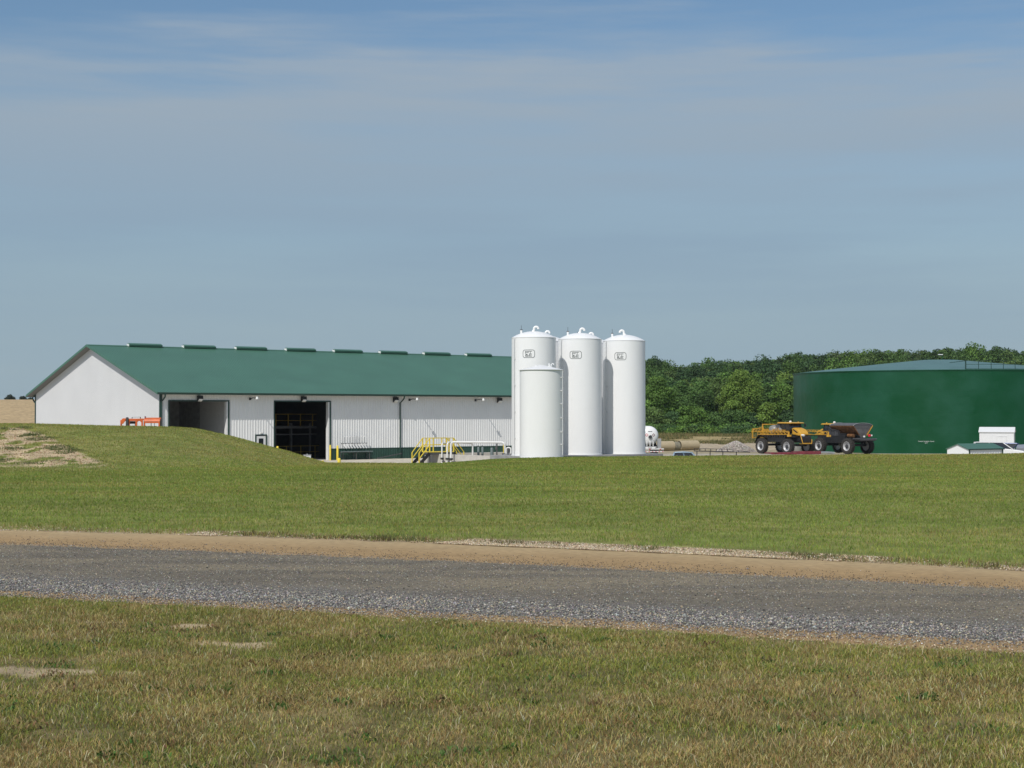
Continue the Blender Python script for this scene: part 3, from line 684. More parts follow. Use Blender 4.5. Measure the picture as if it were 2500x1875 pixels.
# hose manifold on the wall
vm = thing('hose_manifold', bp(0,0,.02), BA, 'row of eight small pipes with white elbows on a grey bar on the wall', 'manifold')
for i in range(8):
    x = 16.35+.285*i; a = MB(); a.tube([(x,-.36,1.90),(x,-.36,1.45),(x,-.38,1.30)], .022, 6); q = a.build('pipe', M['galv'], vm)
    b = MB(); b.tube([(x-.02,-.38,1.32),(x,-.42,1.14),(x+.06,-.50,1.0),(x+.12,-.52,.94)], [.035,.04,.045,.05], 8); b.build('elbow', M['white'], q, True)
    b = MB(); b.cyl((x,-.36,1.86),(x,-.36,1.96),.04); b.cyl((x-.07,-.36,1.93),(x+.07,-.36,1.93),.018); b.build('valve', M['white'], q)
a = MB(); a.beam((16.2,-.36,1.34),(18.6,-.36,1.34),.05); 
for x in (16.25,17.4,18.5): a.beam((x,-.36,1.34),(x,-.02,1.34),.04)
a.build('bar', M['steel_dark'], vm)
wb = thing('wash_bench', bp(0,0,.02), BA, 'low dark bench with a pale top rail below the hose manifold', 'bench')
a = MB(); a.bb(15.9,19.0,-.62,-.50,.62,.70); a.build('top_rail', M['canister'], wb)
a = MB(); a.bb(16.1,18.7,-.50,-.10,.58,.62)
for x in (16.1,17.4,18.7): a.beam((x,-.55,0),(x,-.55,.62),.05); a.beam((x,-.12,0),(x,-.12,.6),.05)
a.build('frame', M['post_grey'], wb)
rp_ = MB(); rp_.beam((19.5,-.75,.08),(22.0,-.45,.42),.07); rp_.cyl((19.45,-.75,0),(19.45,-.75,.12),.08); o = rp_.build('drain_pipe', M['post_grey']); o.location = bp(0,0,.02); o.rotation_euler = (0,0,BA)
tag(o, 'thin dark pipe sloping along the green base of the wall', 'pipe')

# bollards
def bollard(P, h, rad, lab):
    o = MB().lathe([(rad,0),(rad,h-rad*.8),(rad*.8,h-rad*.3),(rad*.4,h-.01),(.001,h)], 16).build('bollard', M['yellow'], None, True); o.location = P
    return tag(o, lab, 'bollard', 'yellow bollards around the yard')
bollard(bp(14.65,-.9,.0), 1.28, .075, 'tall yellow bollard directly left of the white door jamb')
bollard(bp(15.35,-.9,.0), 1.22, .09, 'tall yellow bollard directly right of the white door jamb')
bollard(bp(9.72,-.9,.0), 1.24, .09, 'yellow bollard topping the bank at the left side of the dark doorway')
def dist_bollard(px, py, Y, rad, lab):
    p = at(px, py, Y); g_ = hz(p.x, Y)-.05; bollard(Vector((p.x, Y, g_)), p.z-g_, rad, lab)
dist_bollard(828,1118,98.5,.105,'stout yellow bollard nearest the grass, in front of the green wall base')
dist_bollard(788,1124,98.5,.08,'yellow bollard with only its tip over the grass, in front of the tall pair')
dist_bollard(763,1119,103,.075,'small yellow bollard tip beside the white box at the doorway')
p = at(750,1110,112); p.z = hz(p.x, 112)
ub = thing('utility_box', p, R(25), 'small white box standing in front of the dark doorway', 'box')
MB().bb(-.22,.22,-.2,.2,0,at(750,1111,112).z-p.z).build('cabinet', M['white'], ub, bevel=.015)
zt_ = at(750,1111,112).z-p.z; MB().bb(-.25,.25,-.23,.23,zt_+.002,zt_+.03).cyl((0,0,zt_+.03),(0,0,zt_+.09),.05).build('lid', M['galv'], ub)
# ---------------------------------------------------------------- containment, tanks, pipework
def prism_world(mb, pts, z0, z1): mb.prism([(p.x, p.y) for p in pts], z0, z1, 'Z'); return mb
PZ = -2.92
pad = MB(); prism_world(pad, [bp(*q) for q in ((12.6,-30),(12.6,-25.2),(16.6,-25.2),(16.6,-21.4),(24.9,-21.4),(24.9,-29.6),(20,-30))], -4.6, PZ)
prism_world(pad, [bp(*q) for q in ((9.2,-34.6),(9.2,-31),(12.59,-31),(12.59,-34.6))], -4.6, PZ-.006)
tag(pad.build('tank_pad', M['slab'], bevel=.03), 'grey concrete slab under the tall white tanks', 'slab')
dk = MB(); t_ = .26; top = -3.07
for q in (((14.8,-25.19),(14.8,-14.2),(14.8+t_,-14.2),(14.8+t_,-25.19)), ((14.8+t_+.002,-14.2),(27,-14.2),(27,-14.2-t_),(14.8+t_+.002,-14.2-t_)), ((27-t_,-14.2-t_-.002),(27,-14.2-t_-.002),(27,-20),(27-t_,-20))):
    prism_world(dk, [bp(*k) for k in q], -4.3, top)
tag(dk.build('containment_wall', M['concrete'], bevel=.02), 'low pale concrete containment wall behind the yellow stair', 'wall')

LOGO = [  # strokes as polylines in a 1 x 1 cell: x, y
 [(.06,.52),(.06,.98)], [(.06,.96),(.44,.96),(.47,.88),(.47,.80),(.44,.73),(.06,.73)],
 [(.52,.96),(.96,.96)], [(.74,.96),(.74,.52)],
 [(.50,.02),(.10,.36),(.12,.44),(.32,.44),(.34,.36),(.06,.18),(.06,.06),(.12,.02),(.34,.02),(.50,.16)],
 [(.60,.48),(.60,.02)], [(.60,.46),(.95,.46)], [(.60,.25),(.90,.25)], [(.60,.04),(.95,.04)]]
def on_cyl(Rr, a0, u, z, off): a = a0+u/Rr; return Vector(((Rr+off)*math.sin(a), -(Rr+off)*math.cos(a), z))
def logo(Rr, a0, zc, parent):
    mb = MB()
    def stroke(pts, w):
        for (x0, y0), (x1, y1) in zip(pts[:-1], pts[1:]):
            l = math.hypot(x1-x0, y1-y0); dx, dy = (x1-x0)/l, (y1-y0)/l; nx, ny = -dy*w/2, dx*w/2
            x0 -= dx*w*.3; x1 += dx*w*.3; y0 -= dy*w*.3; y1 += dy*w*.3
            n = max(1, int(l/.08)); 
            for k in range(n):
                a, b = k/n, (k+1)/n; P = [(x0+(x1-x0)*t, y0+(y1-y0)*t) for t in (a,b)]
                c = [(P[0][0]+nx,P[0][1]+ny),(P[1][0]+nx,P[1][1]+ny),(P[1][0]-nx,P[1][1]-ny),(P[0][0]-nx,P[0][1]-ny)]
                mb.add([on_cyl(Rr,a0,u,zc+v,.008) for u,v in c], [(0,1,2,3)])
    W_, H_ = .50, .37
    for s in LOGO: stroke([((x-.5)*W_-.01, (y-.5)*H_*.98) for x, y in s], .030)
    w, h, r_ = .41, .26, .15; pts = []
    for cx, cy, a in ((w-r_,h-r_,0),(-w+r_,h-r_,90),(-w+r_,-h+r_,180),(w-r_,-h+r_,270)):
        pts += [(cx+r_*math.cos(R(a+k*18)), cy+r_*math.sin(R(a+k*18))) for k in range(6)]
    stroke(pts+[pts[0]], .03)
    return mb.build('emblem', M['logo'], parent, fix=False)
def gooseneck(mb, x, y, z, rad, flip=1, sc=1.0):
    pts = [(x-flip*.26*sc, y, z-.12*sc)]+[(x-flip*.02*sc+flip*.15*sc*math.cos(a), y, z+.15*sc+.15*sc*math.sin(a)) for a in [PI*1.12-PI*1.14*k/9 for k in range(10)]]
    mb.tube(pts, [rad*1.7]+[rad]*10, 10)
def tall_tank(s, n, Rr, ztop, label, flip=1, big=True, emblem=True):
    P = bp(s, n); P.z = PZ; hgt = ztop-PZ
    t = thing('storage_tank', P, 0, label, 'tank', 'tall white storage tanks')
    mb = MB(); prof = [(Rr+.05,0),(Rr+.05,.05),(Rr,.055)]; seams = [hgt*k/5 for k in range(1,5)]
    for z in seams: mb.lathe([(Rr+.0005,z-.012),(Rr+.004,z-.006),(Rr+.004,z+.006),(Rr+.0005,z+.012)], 64)
    prof.append((Rr, hgt-.02)); mb.lathe(prof, 64); mb.build('shell', M['tank_white'], t, True)
    rd = MB(); pr = [(Rr+.012,hgt-.05),(Rr+.022,hgt-.01)]+[(Rr*math.cos(a)**1.0, hgt+.46*math.sin(a)**1.15) for a in [R(k) for k in (1,8,16,26,38,50,62,74,84)]]+[(.001,hgt+.465)]
    pr = [(Rr+.012,hgt-.05),(Rr+.02,hgt-.005)]+[(Rr*(1-q)*1.0, hgt+.45*(1-(1-q)**2.1)) for q in (.01,.03,.07,.12,.2,.3,.42,.55,.7,.85,.97)]+[(.001,hgt+.45)]
    rd.lathe(pr, 64); rd.build('dome', M['tank_white'], t, True)
    g = MB(); gooseneck(g, .18*flip, -.1, hgt+.45, .085, flip, 1.0); g.build('vent', M['tank_white'], t, True)
    v = MB(); v.cyl((-.86,-.25,hgt+.25),(-.86,-.25,hgt+.52),.075); v.build('nozzle', M['tank_white'], t)
    v = MB(); v.cyl((-.86,-.25,hgt+.52),(-.86,-.25,hgt+.56),.09); v.cyl((-.86,-.25,hgt+.56),(-.86,-.25,hgt+.84),.012); v.build('gauge', M['steel_dark'], t)
    if emblem: logo(Rr, R(-14), hgt-1.15, t)
    d = MB(); a = R(-57); q = [(Rr+k)*math.sin(a) for k in (-.1,.10)]; w_ = [-(Rr+k)*math.cos(a) for k in (-.1,.10)]
    d.tube([(q[0],w_[0],hgt-.12),(q[1]*.99,w_[1]*.99,hgt-.08),(q[1],w_[1],hgt-.16),(q[1],w_[1],.1)], .03, 6)
    for z in (1.2,3,4.8,6.6): d.box((q[1]*.97,w_[1]*.97,z),(.09,.09,.05),a)
    d.build('overflow_pipe', M['weld'], t)
    return t
def ztop(py, Yc): return at(1300, py, Yc).z
tall_tank(14.4,-27.8,1.525,ztop(824,106.6),'leftmost of the three tall front tanks, standing behind the short white tank')
tall_tank(18.57,-27.8,1.525,ztop(824,106.6)+.02,'middle of the three tall front tanks, with a curved shadow across its emblem')
tall_tank(22.74,-27.8,1.525,ztop(824,106.6)+.02,'rightmost tall white tank, its vent hooked the other way',-1)
for s, l in ((18.95,'tall white tank of the rear row, peeking out between left and middle front tanks'),(23.15,'tall white tank of the rear row, peeking out between middle and right front tanks')):
    tall_tank(s,-23.5,1.525,ztop(824,106.6)+.02,l,1,True,False)
P = at(1322,1117,101); P.z = PZ; P.x = (1322-1250)/F*101
st = thing('short_tank', P, 0, 'short white tank with a flat cone roof, nearest of the tanks', 'tank')
hh = at(1322,902,99.6).z-PZ; Rr = 1.41
mb = MB(); pr = [(Rr,0)]
for z in (hh*.33,hh*.66): mb.lathe([(Rr+.0005,z-.012),(Rr+.004,z-.006),(Rr+.004,z+.006),(Rr+.0005,z+.012)], 64)
pr.append((Rr,hh)); mb.lathe(pr, 64); mb.build('shell', M['tank_white'], st, True)
mb = MB(); mb.lathe([(Rr+.001,hh-.012),(Rr+.075,hh-.012),(Rr+.075,hh+.006),(.22,hh+.30),(.001,hh+.33)], 64); mb.build('roof', M['tank_white'], st, True)
mb = MB(); mb.cyl((.5,-.2,hh+.18),(.5,-.2,hh+.42),.05); mb.tube([(.62,-.25,hh+.15),(.62,-.25,hh+.34),(.72,-.3,hh+.42),(.80,-.35,hh+.34)],.035,8); mb.cyl((-.35,-.2,hh+.2),(-.35,-.2,hh+.30),.09); mb.build('roof_fittings', M['tank_white'], st, True)
mb = MB(); a = R(62)
for z in (.9,1.7,2.6,3.5,4.35,5.2): 
    if z < hh: mb.box(((Rr+.05)*math.sin(a),-(Rr+.05)*math.cos(a),z),(.14,.10,.05),a)
mb.tube([((Rr+.10)*math.sin(a),-(Rr+.10)*math.cos(a),.2),((Rr+.10)*math.sin(a),-(Rr+.10)*math.cos(a),hh-.05)],.025,6)
mb.build('level_gauge', M['weld'], st)

def pipe_thing(name, pts, r_, label, matr='pipe_white', flange=True, base=True, group=None, cat='pipe'):
    o0 = Vector(pts[0]); t = thing(name, o0, 0, label, cat, group)
    q = [Vector(p)-o0 for p in pts]; sm = [q[0]]
    for i in range(1, len(q)-1):
        a, b, c = q[i-1], q[i], q[i+1]; rr = min(.28, (b-a).length*.45, (c-b).length*.45)
        p0 = b+(a-b).normalized()*rr; p1 = b+(c-b).normalized()*rr
        for k in range(7): u = k/6; sm.append(p0*(1-u)**2+b*2*u*(1-u)+p1*u*u)
    sm.append(q[-1]); mb = MB(); mb.tube(sm, r_, 12); mb.build('pipe', M[matr], t, True)
    if flange:
        f = MB(); f.cyl((0,0,.52),(0,0,.58),r_*2.1); f.cyl((0,0,.45),(0,0,.515),r_*2.1); f.tube([(-.02,0,.30),(.35,-.05,.30)],.06,8); f.build('flange', M['black'], t)
    return t
def P3(px, py, Y): return at(px, py, Y)
zb = lambda p: (p.x, p.y, hz(p.x, p.y))
a = P3(1101,1079,114.6); b = P3(1232,1080,112.4); pipe_thing('transfer_pipe', [(a.x,a.y,-3.9), a, b, (b.x+.05,b.y+.1,PZ+.05)], .075, 'long white overhead pipe running from the dike to the tanks, front most', group='white transfer pipes')
a = P3(1092,1079.5,115.3); b = P3(1154,1082,117.5); pipe_thing('transfer_pipe', [(a.x,a.y,-3.9), a, b, (b.x,b.y,-3.7)], .065, 'white pipe looping over the containment wall, elbow at its middle', group='white transfer pipes')
a = P3(1079,1082,116); b = P3(1100,1083,118.5); pipe_thing('transfer_pipe', [(a.x,a.y,-3.9), a, b, (b.x,b.y,-3.9)], .055, 'shortest white looped pipe, leftmost one beside the yellow stair', group='white transfer pipes')
a = P3(1236,1093,112.2); b = P3(1243,1093,112.0); pipe_thing('drain_elbow', [(a.x,a.y,PZ), (a.x,a.y,a.z), (b.x+.12,b.y+.1,b.z), (b.x+.12,b.y+.1,PZ)], .055, 'small white elbow pipe right beside the tall tank', flange=False)
for px, py, w_, lab in ((1168,1091,.085,'grey canister filter on the containment, left of a pair'),(1178,1091,.085,'grey canister filter on the containment, right of a pair'),(1201,1093,.12,'widest grey canister filter, below the overhead pipe')):
    p = P3(px, py, 114.5); z0 = -3.9 if px < 1190 else -3.15
    t = thing('filter_canister', (p.x,p.y,z0), 0, lab, 'filter', 'grey filter canisters')
    hh_ = p.z-z0; MB().lathe([(w_*.5,hh_*.35 if px<1190 else .02),(w_,hh_*.42 if px<1190 else .06),(w_,hh_-.06),(w_*.7,hh_)],16).build('bowl', M['canister'], t, True)
    MB().cyl((0,0,0),(0,0,hh_*.36),w_*.35).cyl((-w_*.4,0,hh_-.01),(-w_*.4,0,hh_+.12),.03).build('stem', M['steel_dark'], t)
p = P3(1213,1083,114.3); o = MB().bb(-.05,.05,-.05,.05,0,p.z+3.16).bb(-.12,.02,-.07,.07,p.z+3.16-.45,p.z+3.16-.2).build('control_post', M['post_grey']); o.location = (p.x,p.y,-3.16); tag(o, 'dark upright post with a small box under the overhead pipe', 'post')
p = P3(1229,1085,115.5); o = MB().beam((0,0,0),(0,0,p.z+3.9),.05).build('marker_post', M['yellow']); o.location = (p.x,p.y,-3.9); tag(o, 'thin yellow post just left of the tall tanks', 'post')
p = P3(1240,1092,114.5); o = MB().lathe([(.001,.0),(.13,.0),(.13,.50),(.09,.6),(.001,.62)],16).build('pump_motor', M['post_grey'], None, True); o.location = (p.x,p.y,p.z-.62); 
tag(o, 'dark rounded pump motor tucked beside the tall tank', 'pump')
m_ = MB().bb(-.15,.15,-.15,.15,-3.9-p.z+.62,0).build('stand', M['concrete'], o)

# yellow crossover stair
S0 = bp(15.0,-15.6); sr = thing('crossover_stair', (S0.x,S0.y,-3.9), BA, 'yellow railed crossover stair stepping over the containment wall', 'stair')
dz = at(1050,1102,117).z+3.9
a = MB(); a.bb(-1.05,1.15,-.48,.48,dz-.05,dz); a.build('platform', M['yellow'], sr)
a = MB(); a.bb(-1.05,1.15,-.47,.47,dz-.24,dz-.056)
for x in (-1.0,1.1):
    for y in (-.42,.42): a.beam((x,y,0),(x,y,dz-.06),.07)
a.build('frame', M['post_grey'], sr)
for sg, nm in ((-1,'left'),(1,'right')):
    X0 = -1.05 if sg < 0 else 1.15; run = .95
    a = MB()
    for y in (-.45,.45): a.beam((X0,y,dz-.12),(X0+sg*run,y,.06),.05,.24)
    for k in range(4): z = dz*(k+.6)/4.6; a.box((X0+sg*run*(1-z/dz),0,z),(.25,.86,.04))
    a.build('steps', M['black'], sr)
    a = MB()
    for y in (-.46,.46):
        e0 = Vector((X0,y,dz+1.0)); e1 = Vector((X0+sg*run,y,.95)); a.beam(e0,e1,.05); a.beam(e0-Vector((0,0,.5)),e1-Vector((0,0,.45)),.05)
        a.beam((e1.x,y,0),e1,.06)
    a.build('handrail', M['yellow'], sr)
a = MB()
for y in (-.46,.46):
    for z in (.5,1.0): a.beam((-1.05,y,dz+z),(1.15,y,dz+z),.05)
    for x in (-1.05,-.72,.72,1.15): a.beam((x,y,dz-.05),(x,y,dz+1.0),.075 if abs(x)>.8 else .06)
a.build('railing', M['yellow'], sr)

# ---------------------------------------------------------------- big green tank
ZC = 197.0; GX = (2292-1250)/F*ZC; GR = 18.05; GZ = -5.0
gt = thing('green_tank', (GX, ZC, GZ), 0, 'huge dark green cylindrical steel tank with a low cone roof', 'tank')
gh = at(2292,902,ZC-GR).z-GZ
mb = MB(); pr = [(GR,0)]
nb = 4; step = 2.44
for k in range(1, nb):
    z = gh-k*gh/nb*1.0; z = gh-k*2.43
    pr_ = z
zs = sorted([gh-k*2.43 for k in range(1, nb+1) if gh-k*2.43 > .1])
for i, z in enumerate(zs): mb.lathe([(GR+.001,z-.02),(GR+.008,z-.012),(GR+.008,z+.010),(GR+.001,z+.014)],160)
pr += [(GR,gh-.12),(GR+.07,gh-.11),(GR+.07,gh)]; mb.lathe(pr, 160); mb.build('shell', M['tank_green'], gt, True)
mb = MB(); rise = at(2292,878,ZC).z-GZ-gh; mb.lathe([(GR+.06,gh+.004),(GR*.75,gh+rise*.30),(GR*.4,gh+rise*.68),(GR*.12,gh+rise*.96),(.001,gh+rise)],160); mb.build('roof', M['tank_roof'], gt, True)
mb = MB(); c_ = .25; mb.tube([(c_+.25,0,gh+rise-.05),(c_+.25,0,gh+rise+.38),(c_+.15,0,gh+rise+.52),(c_-.1,0,gh+rise+.58),(c_-.25,0,gh+rise+.50)],.045,6); mb.build('roof_vent', M['tank_green'], gt)
MB().box((c_-.02,0,gh+rise+.63),(.55,.4,.10)).build('vent_cap', M['white'], gt, bevel=.02)
# railing on the roof, right part of the front rim
mb = MB(); angs = [R(k) for k in (-5.6,-.9,3.8,8.5,13.2,17.9,22.6,27.3,32,37)]; rr_ = GR-.25
pts = [Vector((rr_*math.sin(a), -rr_*math.cos(a), gh)) for a in angs]
for i, p in enumerate(pts): mb.beam(p, p+Vector((0,0,1.05)), .12 if i == 0 else .06)
for p, q in zip(pts[:-1], pts[1:]):
    mb.beam(p+Vector((0,0,.6)), q+Vector((0,0,.6)), .05); mb.beam(p+Vector((0,0,1.03)), q+Vector((0,0,1.03)), .03)
    mb.beam(p+Vector((0,0,.06)), q+Vector((0,0,.06)), .10)
mb.beam(pts[0]+Vector((0,-.1,1.0)), pts[0]+Vector((-.9,3.4,.9)), .06)
mb.build('railing', M['green_trim'], gt)
def text_on(body, size, ang, z, Rr, parent, name='lettering'):
    cu = bpy.data.curves.new('txt','FONT'); cu.body = body; cu.size = size; cu.align_x = 'CENTER'; cu.resolution_u = 2
    to = bpy.data.objects.new('txt', cu); col.objects.link(to); bpy.context.view_layer.update()
    me0 = to.evaluated_get(bpy.context.evaluated_depsgraph_get()).to_mesh()
    vs = [on_cyl(Rr, ang, v.co.x, z+v.co.y, .02) for v in me0.vertices]; fs = [tuple(p.vertices) for p in me0.polygons]
    bpy.data.objects.remove(to); mb = MB(); mb.add(vs, fs); return mb.build(name, M['white'], parent, fix=False)
tx = math.asin(((2267-1250)/F*(ZC-GR)-GX)/GR)
ztx = at(2267,1079,ZC-GR).z-GZ
text_on('Custom Fertilizer Center', .175, tx, ztx, GR, gt); text_on('2011', .175, tx, ztx-.19, GR, gt)

# ---------------------------------------------------------------- farm machines
def wheel(parent, x, y, rad, wd, side, name='wheel', lugs=22):
    w_ = bpy.data.objects.new(name, None); col.objects.link(w_); w_.parent = parent; w_.location = (x, y, rad)
    t = MB(); h = wd/2
    t.lathe([(rad*.58,-h*.86),(rad*.78,-h),(rad*.93,-h*.92),(rad*.955,-h*.7),(rad*.955,h*.7),(rad*.93,h*.92),(rad*.78,h),(rad*.58,h*.86)], 40, (0,0,0), 'Y')
    for k in range(lugs):
        for s_ in (-1,1):
            a = 2*PI*(k+(.25 if s_ > 0 else -.25))/lugs; c = Vector((math.cos(a)*rad*.965, s_*h*.46, math.sin(a)*rad*.965))
            m = Matrix.Rotation(-a, 3, 'Y') @ Matrix.Rotation(s_*R(38), 3, 'X')
            vs = [c+m@Vector((i*rad*.040, j*h*.52, l*rad*.045)) for i in (-1,1) for j in (-1,1) for l in (-1,1)]
            t.add(vs, [(0,1,3,2),(4,6,7,5),(0,4,5,1),(2,3,7,6),(0,2,6,4),(1,5,7,3)])
    t.build('tyre', M['rubber'], w_, True)
    r_ = MB(); s = side
    r_.lathe([(rad*.60,s*h*.86),(rad*.57,s*h*.92),(rad*.52,s*h*.72),(rad*.44,s*h*.30),(rad*.30,s*h*.16),(rad*.27,s*h*.55)], 32, (0,0,0), 'Y')
    r_.lathe([(rad*.60,-s*h*.86),(rad*.5,-s*h*.5),(.001,-s*h*.4)], 32, (0,0,0), 'Y')
    r_.build('rim', M['rim'], w_, True)
    MB().lathe([(rad*.27,s*h*.55),(rad*.25,s*h*.80),(rad*.12,s*h*.95),(.001,s*h*.97)], 20, (0,0,0), 'Y').build('hub', M['steel_dark'], w_, True)
    return w_
def cab(t, x0, x1, z0, z1, hw):
    a = MB(); a.prism([(x0,z0),(x1-.12,z0),(x1+.10,z0+.5),(x1-.10,z1),(x0+.08,z1)], -hw, hw, 'Y'); cb = a.build('cab', M['glass'], t, bevel=.05)
    f = MB()
    for y in (-hw-.012,hw+.012):
        for p, q in (((x0+.02,z0),(x0+.10,z1)),((x1+.08,z0+.5),(x1-.10,z1)),((x1-.12,z0),(x1+.08,z0+.5)),(((x0+x1)/2,z0),((x0+x1)/2,z1))): f.beam((p[0],y,p[1]),(q[0],y,q[1]),.05)
    f.build('pillars', M['black'], cb)
    r_ = MB(); r_.prism([(x0-.35,z1+.02),(x1+.28,z1+.02),(x1+.34,z1+.12),(x1+.1,z1+.20),(x0-.1,z1+.22),(x0-.42,z1+.12)], -hw-.17, hw+.17, 'Y'); rf_ = r_.build('cab_roof', M['amber'], t, bevel=.05)
    MB().lathe([(.13,z1+.20),(.14,z1+.34),(.08,z1+.42),(.001,z1+.44)],14,((x0+x1)/2,-.05,0)).build('beacon', M['white'], rf_, True)
    MB().cyl(((x0+x1)/2+.55,hw*.7,z1+.2),((x0+x1)/2+.55,hw*.7,z1+.3),.06).build('beacon', M['amber'], rf_)
def truss(mb, p0, p1, h, n, w=.05, dw=.30):
    p0 = Vector(p0); p1 = Vector(p1); d = (p1-p0).normalized(); sd_ = d.cross(Vector((0,0,1)))*dw/2; up = Vector((0,0,h))
    for o in (sd_, -sd_): mb.beam(p0+o, p1+o, w*1.3)
    mb.beam(p0+up, p1+up, w*1.3)
    for k in range(n):
        a = p0+(p1-p0)*k/n; b = p0+(p1-p0)*(k+.5)/n; c = p0+(p1-p0)*(k+1)/n
        for o in (sd_,-sd_): mb.beam(a+o, b+up, w*.7); mb.beam(b+up, c+o, w*.7)
        mb.beam(a+sd_, a-sd_, w*.7)
MY = 167.0
p = at(1916,1106,MY); fw1 = math.atan2(-.857,.515)
sp1 = thing('crop_sprayer', (p.x, MY, hz(p.x,MY)+.0), fw1, 'yellow self propelled crop sprayer with folded booms, facing the right', 'sprayer')
WR, WW = .84, .50
for x in (2.1,-2.1):
    for y, s in ((-1.38,-1),(1.38,1)): wheel(sp1, x, y, WR, WW, s)
a = MB(); a.bb(-2.7,2.9,-.55,-.40,1.22,1.48); a.bb(-2.7,2.9,.40,.55,1.22,1.48); 
for x in (-2.1,2.1): a.bb(x-.12,x+.12,-1.1,1.1,1.05,1.25); [a.cyl((x,y,.78),(x,y,1.4),.11) for y in (-1.0,1.0)]; a.cyl((x,-1.2,.78),(x,1.2,.78),.10)
a.bb(-1.5,1.35,-1.15,-.5,1.08,1.62); a.bb(-1.5,1.35,.5,1.15,1.08,1.62); a.bb(-2.8,2.7,-1.0,1.0,1.5,1.66)
a.build('chassis', M['black'], sp1, bevel=.02)
a = MB(); 
for y in (-1.38,):
    for x in (-2.1,): a.tube([(x-.86*math.cos(t_),y,WR+.86*math.sin(t_)) for t_ in [R(k) for k in range(10,120,14)]],.03,4); 
for k in range(10):
    t0, t1 = R(5+k*11), R(16+k*11)
    for x in (-2.1,):
        a.add([(x-.88*math.cos(t0),-1.62,WR+.88*math.sin(t0)),(x-.88*math.cos(t1),-1.62,WR+.88*math.sin(t1)),(x-.88*math.cos(t1),-1.14,WR+.88*math.sin(t1)),(x-.88*math.cos(t0),-1.14,WR+.88*math.sin(t0))],[(0,1,2,3)])
a.build('mudguard', M['black'], sp1)
a = MB(); a.lathe([(.001,-1.12),(.30,-1.10),(.52,-.95),(.60,-.7),(.60,.7),(.52,.95),(.30,1.10),(.001,1.12)],28,(-.95,0,2.28),'Y'); a.build('spray_tank', M['poly'], sp1, True)
a = MB(); a.prism([(-.62,1.9),(.12,1.7),(.12,3.02),(-.30,3.04),(-.95,2.62)], -.78, .78, 'Y'); a.build('engine_cover', M['tarp'], sp1, bevel=.05)
a = MB(); a.lathe([(.001,-.95),(.20,-.93),(.32,-.85),(.32,-.55),(.001,-.55)],20,(.15,0,2.22),'Y'); a.build('rinse_tank', M['poly'], sp1, True)
cab(sp1, .22, 1.72, 1.9, 3.08, .80)
a = MB(); a.prism([(1.78,1.80),(1.78,2.50),(2.15,2.54),(2.75,2.36),(3.15,1.98),(3.20,1.75),(2.9,1.66)], -.56, .56, 'Y'); hd = a.build('hood', M['amber'], sp1, bevel=.09)
a = MB(); a.box((2.35,-.572,2.16),(.75,.02,.12),0,R(28)); a.box((2.35,.572,2.16),(.75,.02,.10),0,R(28)); a.build('hood_stripe', M['black'], hd)
a = MB(); a.prism([(3.02,1.02),(3.02,1.62),(3.42,1.66),(3.50,1.5),(3.40,1.0)], -.62, .62, 'Y'); gl = a.build('grille', M['black'], sp1, bevel=.04)
a = MB(); a.tube([(3.22,-.68,1.92),(3.50,-.70,1.35),(3.56,-.62,.97),(3.56,.62,.97),(3.50,.70,1.35)],.045,6); a.bb(3.0,3.6,-.6,.6,.90,.93); a.build('bumper', M['amber'], sp1)
a = MB(); a.lathe([(.001,1.60),(.20,1.62),(.26,1.74),(.16,1.82),(.001,1.84)],12,(3.25,-.35,0)); a.build('light', M['lamp_lens'], sp1, True)
for y, x1_ in ((-1.25,2.1),(1.45,5.2)):
    a = MB(); truss(a, (-2.9,y,1.74), (x1_,y,1.80), .36, 9, .035, .22); truss(a, (-2.3,y*.86,2.16), (x1_-.7,y*.86,2.12), .16, 8, .03, .12)
    a.beam((x1_,y,1.7),(x1_,y,2.1),.10); a.box((x1_+.05,y,1.68),(.35,.3,.18)); a.build('boom', M['amber'], sp1)
    b = MB()
    for k in range(12): x = -2.8+(x1_+2.6)*k/12; b.cyl((x,y-.08*(1 if y<0 else -1),1.72),(x,y-.08*(1 if y<0 else -1),1.52),.03,None,6)
    b.tube([(-2.8,y,1.66),(x1_,y,1.72)],.035,6); b.build('nozzles', M['steel_dark'], sp1)
a = MB()
for y in (-.8,.8):
    a.beam((-2.65,y,1.5),(-2.65,y,3.0),.11); a.beam((-2.2,y,1.6),(-2.65,y,2.6),.07); a.beam((-3.05,y,1.5),(-2.65,y,2.5),.07); a.beam((-2.65,y,2.95),(-1.75,y,2.95),.09)
for z in (1.7,2.3,2.98): a.beam((-2.65,-.8,z),(-2.65,.8,z),.10)
a.beam((-2.65,-.8,1.7),(-2.65,.8,2.3),.05); a.beam((-2.65,.8,1.7),(-2.65,-.8,2.3),.05); a.beam((-1.75,-.8,2.95),(-1.75,.8,2.95),.09)
truss(a, (-2.95,-2.0,2.05), (-2.95,2.0,2.05), .35, 10); a.beam((-2.95,-2.0,1.4),(-2.95,-2.0,2.3),.06); a.beam((-2.95,-2.0,2.25),(-2.65,-.8,2.6),.05)
for k in range(7): z = 1.45; y = -1.9+k*.62; a.beam((-2.95,y,z),(-2.95,y,2.05),.035)
a.beam((-2.95,-2,1.45),(-2.95,2,1.45),.05)
a.build('mast', M['amber'], sp1)
a = MB(); a.tube([(-1.3,-.9,1.7),(-.7,-1.1,2.3),(.4,-1.0,1.85)],.03,6); a.beam((.3,-1.15,1.65),(.3,-1.15,2.5),.035); a.beam((-.6,-1.15,1.65),(-.6,-1.15,2.3),.035); a.beam((-.6,-1.15,2.3),(.3,-1.15,2.5),.03)
a.beam((1.2,-1.0,.45),(2.3,-.8,1.0),.05); a.box((1.0,-1.05,.75),(.5,.08,.06)); a.build('ladder', M['amber'], sp1)
